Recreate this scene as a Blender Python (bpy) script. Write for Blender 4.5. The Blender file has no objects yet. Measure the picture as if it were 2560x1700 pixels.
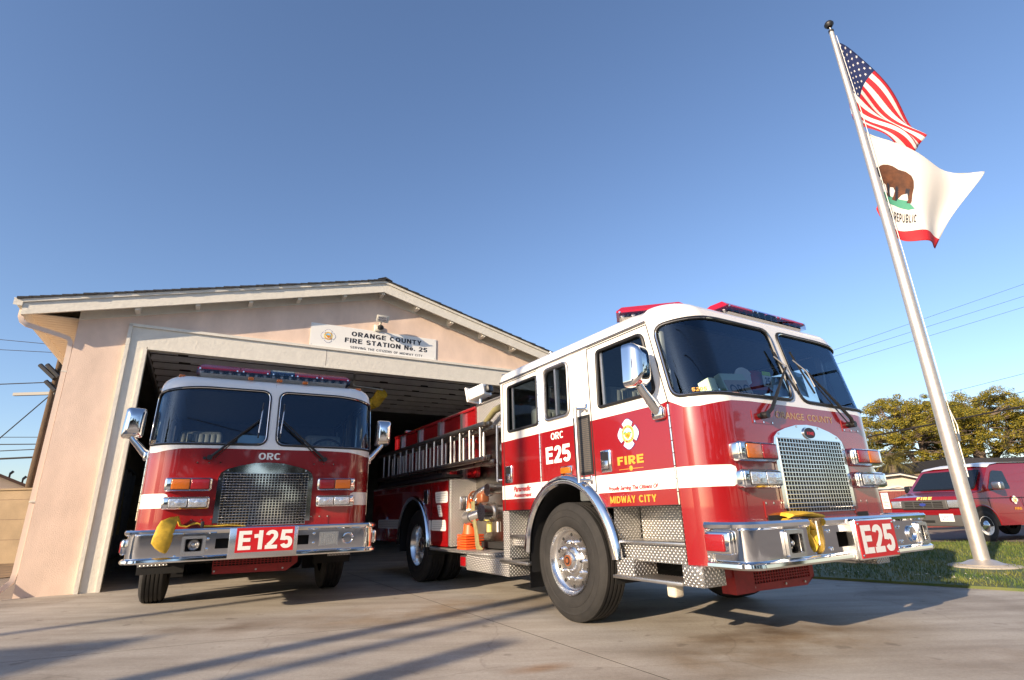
import bpy, bmesh, math, random
import mathutils
from mathutils import Vector, Matrix
from mathutils.geometry import delaunay_2d_cdt
R = math.radians
SC = bpy.context.scene
COL = SC.collection
random.seed(7)

# ------------------------------------------------------------------ camera, light, exposure
CAM_H = 0.9752
cam = bpy.data.cameras.new('camera'); camo = bpy.data.objects.new('camera', cam); COL.objects.link(camo)
pt, rl = R(18.0332), R(1.6151)
fw = Vector((0, math.cos(pt), math.sin(pt))); up0 = Vector((0, -math.sin(pt), math.cos(pt))); rt0 = Vector((1, 0, 0))
rt = rt0 * math.cos(rl) - up0 * math.sin(rl); up = rt0 * math.sin(rl) + up0 * math.cos(rl)
m = Matrix.Identity(4)
for i in range(3):
    m[i][0] = rt[i]; m[i][1] = up[i]; m[i][2] = -fw[i]
m[2][3] = CAM_H
camo.matrix_world = m
cam.sensor_width = 36.0; cam.lens = 36.0 * 1320.05 / 2560.0
cam.clip_start = 0.05; cam.clip_end = 3000
SC.camera = camo

SUN_AZ, SUN_EL = 48.0, 18.5          # heading the light travels to, and height of the sun
w = bpy.data.worlds.new('World'); SC.world = w; w.use_nodes = True
wn = w.node_tree; wn.nodes.clear()
sky = wn.nodes.new('ShaderNodeTexSky'); sky.sky_type = 'NISHITA'; sky.sun_disc = False
sky.sun_elevation = R(SUN_EL); sky.sun_rotation = R(90 - (SUN_AZ + 180))
sky.air_density = 1.0; sky.dust_density = 0.6; sky.ozone_density = 3.2
bg = wn.nodes.new('ShaderNodeBackground'); bg.inputs['Strength'].default_value = 0.125
wo = wn.nodes.new('ShaderNodeOutputWorld')
tint = wn.nodes.new('ShaderNodeMix'); tint.data_type = 'RGBA'; tint.blend_type = 'MULTIPLY'; tint.inputs['Factor'].default_value = 1.0; tint.inputs['B'].default_value = (1.02, 0.955, 0.985, 1)
wn.links.new(sky.outputs[0], tint.inputs['A']); wn.links.new(tint.outputs['Result'], bg.inputs[0]); wn.links.new(bg.outputs[0], wo.inputs[0])
sun = bpy.data.lights.new('sun', 'SUN'); sun.energy = 5.0; sun.angle = R(0.53); sun.color = (1.0, 0.80, 0.58)
suno = bpy.data.objects.new('sun', sun); COL.objects.link(suno)
ld = Vector((math.cos(R(SUN_AZ)) * math.cos(R(SUN_EL)), math.sin(R(SUN_AZ)) * math.cos(R(SUN_EL)), -math.sin(R(SUN_EL))))
suno.rotation_euler = ld.to_track_quat('-Z', 'Y').to_euler(); suno.location = (-20, -20, 20)
SC.view_settings.view_transform = 'Standard'; SC.view_settings.look = 'None'
SC.view_settings.exposure = 0.85; SC.view_settings.gamma = 1.0
SC.render.engine = 'CYCLES'
SC.cycles.max_bounces = 8; SC.cycles.transparent_max_bounces = 16

# ------------------------------------------------------------------ materials
def srgb(r, g, b):
    f = lambda c: c / 12.92 if c <= 0.04045 else ((c + 0.055) / 1.055) ** 2.4
    return (f(r / 255), f(g / 255), f(b / 255))
MATS = {}
def newmat(name):
    mt = bpy.data.materials.new(name); mt.use_nodes = True
    nt = mt.node_tree; p = nt.nodes['Principled BSDF']
    MATS[name] = mt
    return mt, nt, p
def mat(name, col, rough=0.5, metal=0.0, coat=0.0, spec=0.5, noise=0.0, nscale=8.0, bump=0.0, bscale=60.0, col2=None, trans=0.0, rvar=0.0, stretch=None):
    mt, nt, p = newmat(name)
    p.inputs['Base Color'].default_value = (*col, 1); p.inputs['Roughness'].default_value = rough
    p.inputs['Metallic'].default_value = metal; p.inputs['Coat Weight'].default_value = coat
    p.inputs['Coat Roughness'].default_value = 0.03; p.inputs['Specular IOR Level'].default_value = spec
    p.inputs['Transmission Weight'].default_value = trans
    tc = nt.nodes.new('ShaderNodeTexCoord'); src = tc.outputs['Object']
    if stretch:
        mp = nt.nodes.new('ShaderNodeMapping'); mp.inputs['Scale'].default_value = stretch
        nt.links.new(src, mp.inputs[0]); src = mp.outputs[0]
    if noise > 0 or rvar > 0:
        n = nt.nodes.new('ShaderNodeTexNoise'); n.inputs['Scale'].default_value = nscale; n.inputs['Detail'].default_value = 6; n.inputs['Roughness'].default_value = 0.62
        nt.links.new(src, n.inputs['Vector'])
        if noise > 0:
            r = nt.nodes.new('ShaderNodeValToRGB')
            c2 = col2 if col2 else tuple(c * (1 - noise) for c in col)
            r.color_ramp.elements[0].position = 0.32; r.color_ramp.elements[1].position = 0.68
            r.color_ramp.elements[0].color = (*c2, 1); r.color_ramp.elements[1].color = (*col, 1)
            nt.links.new(n.outputs['Fac'], r.inputs[0]); nt.links.new(r.outputs[0], p.inputs['Base Color'])
        if rvar > 0:
            mr = nt.nodes.new('ShaderNodeMapRange'); mr.inputs['To Min'].default_value = max(0.01, rough - rvar); mr.inputs['To Max'].default_value = rough + rvar
            nt.links.new(n.outputs['Fac'], mr.inputs[0]); nt.links.new(mr.outputs[0], p.inputs['Roughness'])
    if bump > 0:
        n2 = nt.nodes.new('ShaderNodeTexNoise'); n2.inputs['Scale'].default_value = bscale; n2.inputs['Detail'].default_value = 5
        b = nt.nodes.new('ShaderNodeBump'); b.inputs['Strength'].default_value = bump; b.inputs['Distance'].default_value = 0.02
        nt.links.new(src, n2.inputs['Vector']); nt.links.new(n2.outputs['Fac'], b.inputs['Height']); nt.links.new(b.outputs[0], p.inputs['Normal'])
    return mt
def twosided(mt, inner):
    "the inside of a painted shell is dark trim"
    nt = mt.node_tree; p = nt.nodes['Principled BSDF']; out = nt.nodes['Material Output']
    g = nt.nodes.new('ShaderNodeNewGeometry'); d = nt.nodes.new('ShaderNodeBsdfDiffuse'); d.inputs[0].default_value = (*inner, 1)
    mx = nt.nodes.new('ShaderNodeMixShader')
    nt.links.new(g.outputs['Backfacing'], mx.inputs[0]); nt.links.new(p.outputs[0], mx.inputs[1]); nt.links.new(d.outputs[0], mx.inputs[2])
    nt.links.new(mx.outputs[0], out.inputs[0])
    return mt
M_RED = twosided(mat('red_paint', (0.235, 0.005, 0.0065), 0.24, coat=1.0, rvar=0.06, nscale=3, bump=0.035, bscale=2.2), (0.02, 0.02, 0.02))
M_WHITE = twosided(mat('white_paint', (0.80, 0.78, 0.73), 0.25, coat=0.8), (0.02, 0.02, 0.02))
M_REDD = mat('red_frame_paint', (0.36, 0.018, 0.016), 0.5, noise=0.35, nscale=14)
M_CHROME = mat('chrome', (0.80, 0.80, 0.80), 0.06, metal=1.0, rvar=0.03, nscale=12)
M_ALU = mat('polished_aluminium', (0.84, 0.83, 0.81), 0.22, metal=1.0, rvar=0.06, nscale=25)
M_BRUSH = mat('brushed_aluminium', (0.62, 0.60, 0.57), 0.36, metal=1.0, noise=0.15, nscale=20)
M_STEEL = mat('stainless_panel', (0.30, 0.275, 0.245), 0.3, metal=1.0, noise=0.25, nscale=6, rvar=0.1)
M_TYRE = mat('tyre_rubber', (0.010, 0.0095, 0.009), 0.8, noise=0.5, nscale=5, bump=0.15, bscale=90, col2=(0.022, 0.020, 0.018))
M_BLACK = mat('black_trim', (0.012, 0.012, 0.013), 0.45)
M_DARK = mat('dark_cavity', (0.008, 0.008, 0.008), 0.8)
M_GREYP = mat('grey_interior', (0.12, 0.13, 0.13), 0.6, noise=0.3, nscale=20)
M_SEAT = mat('grey_vinyl', (0.28, 0.30, 0.29), 0.5)
M_AMBER = mat('amber_lens', (0.52, 0.125, 0.005), 0.14, coat=0.6, bump=0.25, bscale=110)
M_REDL = mat('red_lens', (0.26, 0.005, 0.008), 0.12, coat=0.6, bump=0.25, bscale=110)
M_CLEAR = mat('clear_lens', (0.72, 0.74, 0.76), 0.10, metal=0.75, coat=0.8, bump=0.35, bscale=40)
M_GOLD = mat('gold_leaf_lettering', (0.66, 0.31, 0.035), 0.4)
M_GOLDD = mat('old_gold_lettering', (0.50, 0.33, 0.16), 0.4)
M_LETW = mat('white_lettering', (0.80, 0.79, 0.74), 0.4)
M_LETR = mat('red_lettering', (0.50, 0.02, 0.03), 0.4)
M_LETK = mat('black_lettering', (0.016, 0.016, 0.022), 0.5)
M_SIGNR = mat('red_sign_face', (0.52, 0.010, 0.014), 0.35)
M_YHOSE = mat('yellow_hose_jacket', (0.68, 0.43, 0.03), 0.7, noise=0.35, nscale=16, bump=0.3, bscale=150)
M_KHAKI = mat('khaki_webbing', (0.26, 0.23, 0.10), 0.85, noise=0.4, nscale=25)
M_ORANGE = mat('orange_plastic', (0.80, 0.10, 0.015), 0.45)
M_BRONZE = mat('painted_bronze', (0.30, 0.10, 0.04), 0.45, metal=0.3)
M_BLUE = mat('blue_print', (0.03, 0.05, 0.26), 0.5)
M_SKYB = mat('sky_blue_print', (0.30, 0.55, 0.80), 0.5)
M_GREEN = mat('green_print', (0.05, 0.28, 0.06), 0.5)
M_OPRINT = mat('orange_print', (0.85, 0.33, 0.03), 0.5)
M_YPRINT = mat('yellow_print', (0.85, 0.70, 0.18), 0.5)
M_PAPER = mat('pale_blue_paper', (0.50, 0.76, 0.92), 0.7)
M_BINDER = mat('pale_green_binder', (0.70, 0.86, 0.70), 0.6)
M_TAN = mat('tan_card', (0.58, 0.47, 0.38), 0.7)
M_LIME = mat('lime_reflective', (0.55, 0.80, 0.05), 0.5)
def cloth(mt):
    nt = mt.node_tree; p = nt.nodes['Principled BSDF']; o = nt.nodes['Material Output']; tr = nt.nodes.new('ShaderNodeBsdfTranslucent'); mx = nt.nodes.new('ShaderNodeMixShader'); mx.inputs[0].default_value = 0.25
    tr.inputs[0].default_value = p.inputs['Base Color'].default_value; nt.links.new(p.outputs[0], mx.inputs[1]); nt.links.new(tr.outputs[0], mx.inputs[2]); nt.links.new(mx.outputs[0], o.inputs[0]); return mt
M_FLW = mat('white_flag_cloth', (0.78, 0.755, 0.71), 0.75, bump=0.1, bscale=200)
M_FLR = mat('red_flag_cloth', (0.55, 0.02, 0.03), 0.7)
M_FLB = mat('blue_flag_cloth', (0.014, 0.025, 0.10), 0.7)
for _m in (M_FLW, M_FLR, M_FLB): cloth(_m)
M_FLBR = mat('brown_flag_print', (0.13, 0.045, 0.015), 0.7, noise=0.5, nscale=9)
M_FLG = mat('green_flag_print', (0.06, 0.26, 0.17), 0.7)
M_STUCCO = mat('pink_stucco', (0.80, 0.615, 0.49), 0.9, noise=0.20, nscale=2.4, bump=0.26, bscale=120, stretch=(1, 1, .55))
M_PINKP = mat('pink_painted_metal', (0.74, 0.585, 0.47), 0.6)
M_TRIM = mat('white_painted_wood', (0.70, 0.665, 0.575), 0.6, noise=0.10, nscale=6, bump=0.25, bscale=22, stretch=(1, 1, 1))
M_SOFFIT = mat('cream_soffit_board', (0.62, 0.56, 0.44), 0.7, noise=0.1, nscale=8)
M_SHING = mat('asphalt_shingle', (0.05, 0.05, 0.052), 0.9, noise=0.5, nscale=40, bump=0.5, bscale=80)
M_DOORP = mat('grey_door_panel', (0.60, 0.60, 0.61), 0.6, noise=0.15, nscale=5)
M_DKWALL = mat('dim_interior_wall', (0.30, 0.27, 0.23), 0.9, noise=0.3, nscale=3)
M_WOODP = mat('weathered_pole_wood', (0.13, 0.082, 0.045), 0.9, noise=0.5, nscale=14, bump=0.5, bscale=40, stretch=(3, 3, 0.3))
M_BARK = mat('pale_bark', (0.20, 0.15, 0.115), 0.9, noise=0.5, nscale=9, bump=0.6, bscale=30)
M_WIRE = mat('black_cable', (0.015, 0.013, 0.012), 0.7)
M_POLE = mat('satin_aluminium_pole', (0.60, 0.555, 0.50), 0.46, metal=0.7, noise=0.12, nscale=14, rvar=0.05)
M_VANRED = mat('van_red_paint', (0.20, 0.006, 0.009), 0.22, coat=1.0)
M_VANGREY = mat('grey_bumper_plastic', (0.075, 0.073, 0.070), 0.5)
M_BEIGE = mat('beige_block_wall', (0.29, 0.215, 0.130), 0.9, noise=0.25, nscale=1.6, bump=0.3, bscale=30)
M_HOUSE = mat('cream_siding', (0.66, 0.56, 0.44), 0.8, noise=0.15, nscale=3)
M_BRNTRIM = mat('brown_roof_edge', (0.10, 0.06, 0.045), 0.8)
M_DKROOF = mat('dark_roof', (0.025, 0.025, 0.03), 0.85)
M_SLAT = mat('red_brown_fence_slat', (0.26, 0.07, 0.06), 0.7, noise=0.3, nscale=10)
M_DIRT = mat('dry_dirt', (0.22, 0.15, 0.08), 0.95, noise=0.5, nscale=3, bump=0.6, bscale=14)
M_ROAD = mat('worn_asphalt', (0.19, 0.165, 0.14), 0.9, noise=0.25, nscale=1.2, bump=0.3, bscale=70)
M_LITTER = mat('pale_leaf_litter', (0.6, 0.55, 0.45), 0.8)

def plate_material():
    mt, nt, p = newmat('diamond_plate')
    p.inputs['Metallic'].default_value = 0.86; p.inputs['Roughness'].default_value = 0.42
    p.inputs['Base Color'].default_value = (0.80, 0.785, 0.75, 1)
    tc = nt.nodes.new('ShaderNodeTexCoord'); sp = nt.nodes.new('ShaderNodeSeparateXYZ'); nt.links.new(tc.outputs['Object'], sp.inputs[0])
    def mth(op, a, b=None):
        n = nt.nodes.new('ShaderNodeMath'); n.operation = op
        for i, v in enumerate((a, b)):
            if v is None: continue
            if isinstance(v, (int, float)): n.inputs[i].default_value = v
            else: nt.links.new(v, n.inputs[i])
        return n.outputs[0]
    X, Y, Z = sp.outputs
    ns = nt.nodes.new('ShaderNodeSeparateXYZ'); nt.links.new(tc.outputs['Normal'], ns.inputs[0]); NX, NY, NZ = ns.outputs
    sg = mth('SUBTRACT', mth('MULTIPLY', NX, NX), mth('MULTIPLY', NY, NY))
    a = mth('MULTIPLY', mth('ADD', mth('ADD', X, Y), Z), 80.0)
    b = mth('MULTIPLY', mth('ADD', mth('SUBTRACT', X, Y), mth('MULTIPLY', Z, sg)), 80.0)
    sa, sb = mth('SINE', a), mth('SINE', b)
    prod = mth('MULTIPLY', sa, sb)
    h = mth('MAXIMUM', mth('SUBTRACT', mth('ABSOLUTE', prod), 0.35), 0.0)
    bp = nt.nodes.new('ShaderNodeBump'); bp.inputs['Strength'].default_value = 1.0; bp.inputs['Distance'].default_value = 0.012
    nt.links.new(h, bp.inputs['Height']); nt.links.new(bp.outputs[0], p.inputs['Normal'])
    pr = nt.nodes.new('ShaderNodeValToRGB'); pr.color_ramp.elements[0].color = (0.36, 0.35, 0.33, 1); pr.color_ramp.elements[1].color = (0.74, 0.72, 0.69, 1); pr.color_ramp.elements[1].position = 0.3
    nt.links.new(h, pr.inputs[0]); nt.links.new(pr.outputs[0], p.inputs['Base Color'])
    n = nt.nodes.new('ShaderNodeTexNoise'); n.inputs['Scale'].default_value = 7; nt.links.new(tc.outputs['Object'], n.inputs['Vector'])
    mr = nt.nodes.new('ShaderNodeMapRange'); mr.inputs['To Min'].default_value = 0.32; mr.inputs['To Max'].default_value = 0.5
    nt.links.new(n.outputs['Fac'], mr.inputs[0]); nt.links.new(mr.outputs[0], p.inputs['Roughness'])
    return mt
M_PLATE = plate_material()

def glass_material(name, tint, ior=1.5):
    mt = bpy.data.materials.new(name); mt.use_nodes = True; nt = mt.node_tree; nt.nodes.clear()
    o = nt.nodes.new('ShaderNodeOutputMaterial'); mx = nt.nodes.new('ShaderNodeMixShader')
    fr = nt.nodes.new('ShaderNodeFresnel'); fr.inputs[0].default_value = ior
    t = nt.nodes.new('ShaderNodeBsdfTransparent'); t.inputs[0].default_value = (*tint, 1)
    g = nt.nodes.new('ShaderNodeBsdfGlossy'); g.inputs['Roughness'].default_value = 0.01; g.inputs['Color'].default_value = (0.55, 0.76, 1.0, 1)
    nt.links.new(fr.outputs[0], mx.inputs[0]); nt.links.new(t.outputs[0], mx.inputs[1]); nt.links.new(g.outputs[0], mx.inputs[2]); nt.links.new(mx.outputs[0], o.inputs[0])
    return mt
M_GLASS = glass_material('tinted_windshield_glass', (0.90, 0.95, 0.96), 1.72)
M_GLASS2 = glass_material('side_window_glass', (0.70, 0.74, 0.73), 1.5)
M_LBCLR = glass_material('clear_lightbar_lens', (0.72, 0.72, 0.74), 1.5)
M_LBRED = mat('red_lightbar_lens', (0.38, 0.008, 0.026), 0.2, coat=0.25)

def perforated_material():
    mt, nt, p = newmat('perforated_black_plate')
    tc = nt.nodes.new('ShaderNodeTexCoord'); mp = nt.nodes.new('ShaderNodeMapping'); mp.inputs['Scale'].default_value = (1, 55, 55)
    v = nt.nodes.new('ShaderNodeTexVoronoi'); v.inputs['Scale'].default_value = 1.0; v.inputs['Randomness'].default_value = 0.0
    r = nt.nodes.new('ShaderNodeValToRGB'); r.color_ramp.elements[0].position = 0.22; r.color_ramp.elements[1].position = 0.32
    r.color_ramp.elements[0].color = (0.45, 0.36, 0.20, 1); r.color_ramp.elements[1].color = (0.05, 0.05, 0.055, 1)
    nt.links.new(tc.outputs['Object'], mp.inputs[0]); nt.links.new(mp.outputs[0], v.inputs['Vector']); nt.links.new(v.outputs['Distance'], r.inputs[0]); nt.links.new(r.outputs[0], p.inputs['Base Color'])
    p.inputs['Roughness'].default_value = 0.4
    return mt
M_PERF = perforated_material()

def concrete_material():
    mt, nt, p = newmat('stained_concrete')
    tc = nt.nodes.new('ShaderNodeTexCoord'); O = tc.outputs['Object']
    def noise(scale, det=6, stretch=None, rough=0.6):
        n = nt.nodes.new('ShaderNodeTexNoise'); n.inputs['Scale'].default_value = scale; n.inputs['Detail'].default_value = det; n.inputs['Roughness'].default_value = rough
        if stretch:
            mp = nt.nodes.new('ShaderNodeMapping'); mp.inputs['Scale'].default_value = stretch; mp.inputs['Rotation'].default_value = (0, 0, R(30)); nt.links.new(O, mp.inputs[0]); nt.links.new(mp.outputs[0], n.inputs['Vector'])
        else: nt.links.new(O, n.inputs['Vector'])
        return n.outputs['Fac']
    def ramp(fac, p0, c0, p1, c1):
        r = nt.nodes.new('ShaderNodeValToRGB'); r.color_ramp.elements[0].position = p0; r.color_ramp.elements[1].position = p1
        r.color_ramp.elements[0].color = (*c0, 1); r.color_ramp.elements[1].color = (*c1, 1); nt.links.new(fac, r.inputs[0]); return r.outputs[0]
    def mix(a, b, fac, mode='MULTIPLY'):
        mx = nt.nodes.new('ShaderNodeMix'); mx.data_type = 'RGBA'; mx.blend_type = mode
        if isinstance(fac, float): mx.inputs['Factor'].default_value = fac
        else: nt.links.new(fac, mx.inputs['Factor'])
        nt.links.new(a, mx.inputs['A']); nt.links.new(b, mx.inputs['B']); return mx.outputs['Result']
    base = ramp(noise(0.9), 0.3, (0.385, 0.345, 0.29), 0.7, (0.50, 0.457, 0.39))
    streak = ramp(noise(1.6, 8, (0.35, 2.2, 1)), 0.35, (0.74, 0.72, 0.70), 0.62, (1, 1, 1))
    fine = ramp(noise(38, 4), 0.3, (0.86, 0.86, 0.86), 0.7, (1.05, 1.05, 1.05))
    spots = ramp(noise(5.5, 3, None, 0.4), 0.26, (0.45, 0.42, 0.40), 0.33, (1, 1, 1))
    oil = ramp(noise(0.55, 5, None, 0.55), 0.30, (0.60, 0.56, 0.52), 0.45, (1, 1, 1))
    c = mix(base, streak, 1.0); c = mix(c, fine, 1.0); c = mix(c, spots, 0.55); c = mix(c, oil, 0.9)
    grit = ramp(noise(160, 2), 0.30, (0.72, 0.72, 0.72), 0.62, (1.06, 1.06, 1.05)); c = mix(c, grit, 0.8)
    vn = nt.nodes.new('ShaderNodeTexNoise'); vn.inputs['Scale'].default_value = 1.1; vn.inputs['Detail'].default_value = 7; nt.links.new(O, vn.inputs['Vector'])
    vm = nt.nodes.new('ShaderNodeMix'); vm.data_type = 'RGBA'; vm.blend_type = 'ADD'; vm.inputs['Factor'].default_value = 0.55; nt.links.new(O, vm.inputs['A']); nt.links.new(vn.outputs['Color'], vm.inputs['B'])
    vo = nt.nodes.new('ShaderNodeTexVoronoi'); vo.feature = 'DISTANCE_TO_EDGE'; vo.inputs['Scale'].default_value = 0.42; nt.links.new(vm.outputs['Result'], vo.inputs['Vector'])
    crk = ramp(vo.outputs['Distance'], 0.0008, (0.50, 0.48, 0.46), 0.0045, (1, 1, 1)); c = mix(c, crk, 0.35)
    # patches of oil and rust that lie on the slab, as ellipses in the slab's own coordinates
    def patch(cx, cy, rx, ry, rot):
        mp = nt.nodes.new('ShaderNodeMapping'); mp.vector_type = 'TEXTURE'
        mp.inputs['Location'].default_value = (cx, cy, 0); mp.inputs['Rotation'].default_value = (0, 0, R(rot)); mp.inputs['Scale'].default_value = (rx, ry, 1000)
        g = nt.nodes.new('ShaderNodeTexGradient'); g.gradient_type = 'SPHERICAL'
        nt.links.new(O, mp.inputs[0])
        n = nt.nodes.new('ShaderNodeTexNoise'); n.inputs['Scale'].default_value = 2.0; n.inputs['Detail'].default_value = 6
        nt.links.new(O, n.inputs['Vector'])
        nt.links.new(mp.outputs[0], g.inputs[0])
        ml = nt.nodes.new('ShaderNodeMath'); ml.operation = 'MULTIPLY'; nt.links.new(g.outputs['Fac'], ml.inputs[0])
        rr = nt.nodes.new('ShaderNodeMapRange'); rr.inputs['From Min'].default_value = 0.35; rr.inputs['From Max'].default_value = 0.7; rr.inputs['To Max'].default_value = 1.6
        nt.links.new(n.outputs['Fac'], rr.inputs[0]); nt.links.new(rr.outputs[0], ml.inputs[1])
        ml.use_clamp = True
        return ml.outputs[0]
    def solid(col):
        r = nt.nodes.new('ShaderNodeRGB'); r.outputs[0].default_value = (*col, 1); return r.outputs[0]
    for (cx, cy, rx, ry, rot, col) in PATCHES:
        c = mix(c, solid(col), patch(cx, cy, rx, ry, rot))
    nt.links.new(c, p.inputs['Base Color'])
    b = nt.nodes.new('ShaderNodeBump'); b.inputs['Strength'].default_value = 0.25; b.inputs['Distance'].default_value = 0.01
    nt.links.new(noise(70, 4), b.inputs['Height']); nt.links.new(b.outputs[0], p.inputs['Normal'])
    p.inputs['Roughness'].default_value = 0.78
    return mt
# world-space stains: (x, y, rx, ry, rotation, tint)
PATCHES = [(2.2, 4.6, 1.5, 0.8, 30, (0.62, 0.50, 0.36)), (2.0, 4.9, 0.9, 0.35, 35, (0.42, 0.36, 0.32)), (-2.9, 5.6, 0.8, 0.4, 10, (0.55, 0.48, 0.42)),
           (-0.9, 6.2, 2.2, 0.9, 25, (0.74, 0.62, 0.48)), (0.12, 3.95, 0.30, 0.12, 20, (0.80, 0.62, 0.48)), (1.3, 4.1, 1.2, 0.6, 40, (0.72, 0.62, 0.50)), (3.4, 3.9, 1.4, 0.4, 10, (0.72, 0.66, 0.60))]
M_CONC = concrete_material()

def grass_material(name, dark):
    mt, nt, p = newmat(name)
    tc = nt.nodes.new('ShaderNodeTexCoord'); n = nt.nodes.new('ShaderNodeTexNoise'); n.inputs['Scale'].default_value = 1.8; n.inputs['Detail'].default_value = 8
    r = nt.nodes.new('ShaderNodeValToRGB')
    a, b = ((0.042, 0.092, 0.009), (0.155, 0.155, 0.026)) if not dark else ((0.040, 0.080, 0.010), (0.12, 0.12, 0.025))
    r.color_ramp.elements[0].position = 0.35; r.color_ramp.elements[1].position = 0.7
    r.color_ramp.elements[0].color = (*a, 1); r.color_ramp.elements[1].color = (*b, 1)
    nt.links.new(tc.outputs['Object'], n.inputs['Vector']); nt.links.new(n.outputs['Fac'], r.inputs[0]); nt.links.new(r.outputs[0], p.inputs['Base Color'])
    p.inputs['Roughness'].default_value = 0.7
    return mt
M_GRASS = grass_material('lawn_blades', False); M_TURF = grass_material('lawn_soil', True)

def leaf_material(name, c1, c2):
    mt, nt, p = newmat(name)
    g = nt.nodes.new('ShaderNodeNewGeometry'); r = nt.nodes.new('ShaderNodeValToRGB')
    r.color_ramp.elements[0].color = (*c1, 1); r.color_ramp.elements[1].color = (*c2, 1)
    tc = nt.nodes.new('ShaderNodeTexCoord'); n = nt.nodes.new('ShaderNodeTexNoise'); n.inputs['Scale'].default_value = 1.3; n.inputs['Detail'].default_value = 4
    nt.links.new(tc.outputs['Object'], n.inputs['Vector'])
    ad = nt.nodes.new('ShaderNodeMath'); ad.operation = 'ADD'; sb = nt.nodes.new('ShaderNodeMath'); sb.operation = 'SUBTRACT'; sb.inputs[1].default_value = 0.5
    nt.links.new(n.outputs['Fac'], ad.inputs[0]); nt.links.new(g.outputs['Random Per Island'], ad.inputs[1]); nt.links.new(ad.outputs[0], sb.inputs[0]); nt.links.new(sb.outputs[0], r.inputs[0])
    nt.links.new(r.outputs[0], p.inputs['Base Color']); p.inputs['Roughness'].default_value = 0.65
    # thin leaves let some light through
    o = nt.nodes['Material Output']; tr = nt.nodes.new('ShaderNodeBsdfTranslucent'); mx = nt.nodes.new('ShaderNodeMixShader'); mx.inputs[0].default_value = 0.22
    nt.links.new(r.outputs[0], tr.inputs[0]); nt.links.new(p.outputs[0], mx.inputs[1]); nt.links.new(tr.outputs[0], mx.inputs[2]); nt.links.new(mx.outputs[0], o.inputs[0])
    return mt
M_LEAF = leaf_material('ochre_green_leaves', (0.055, 0.075, 0.010), (0.38, 0.29, 0.022))
M_PALMF = leaf_material('palm_fronds', (0.08, 0.085, 0.02), (0.22, 0.17, 0.06))
M_LEAFD = leaf_material('dark_green_leaves', (0.016, 0.020, 0.010), (0.045, 0.048, 0.024))

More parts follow.
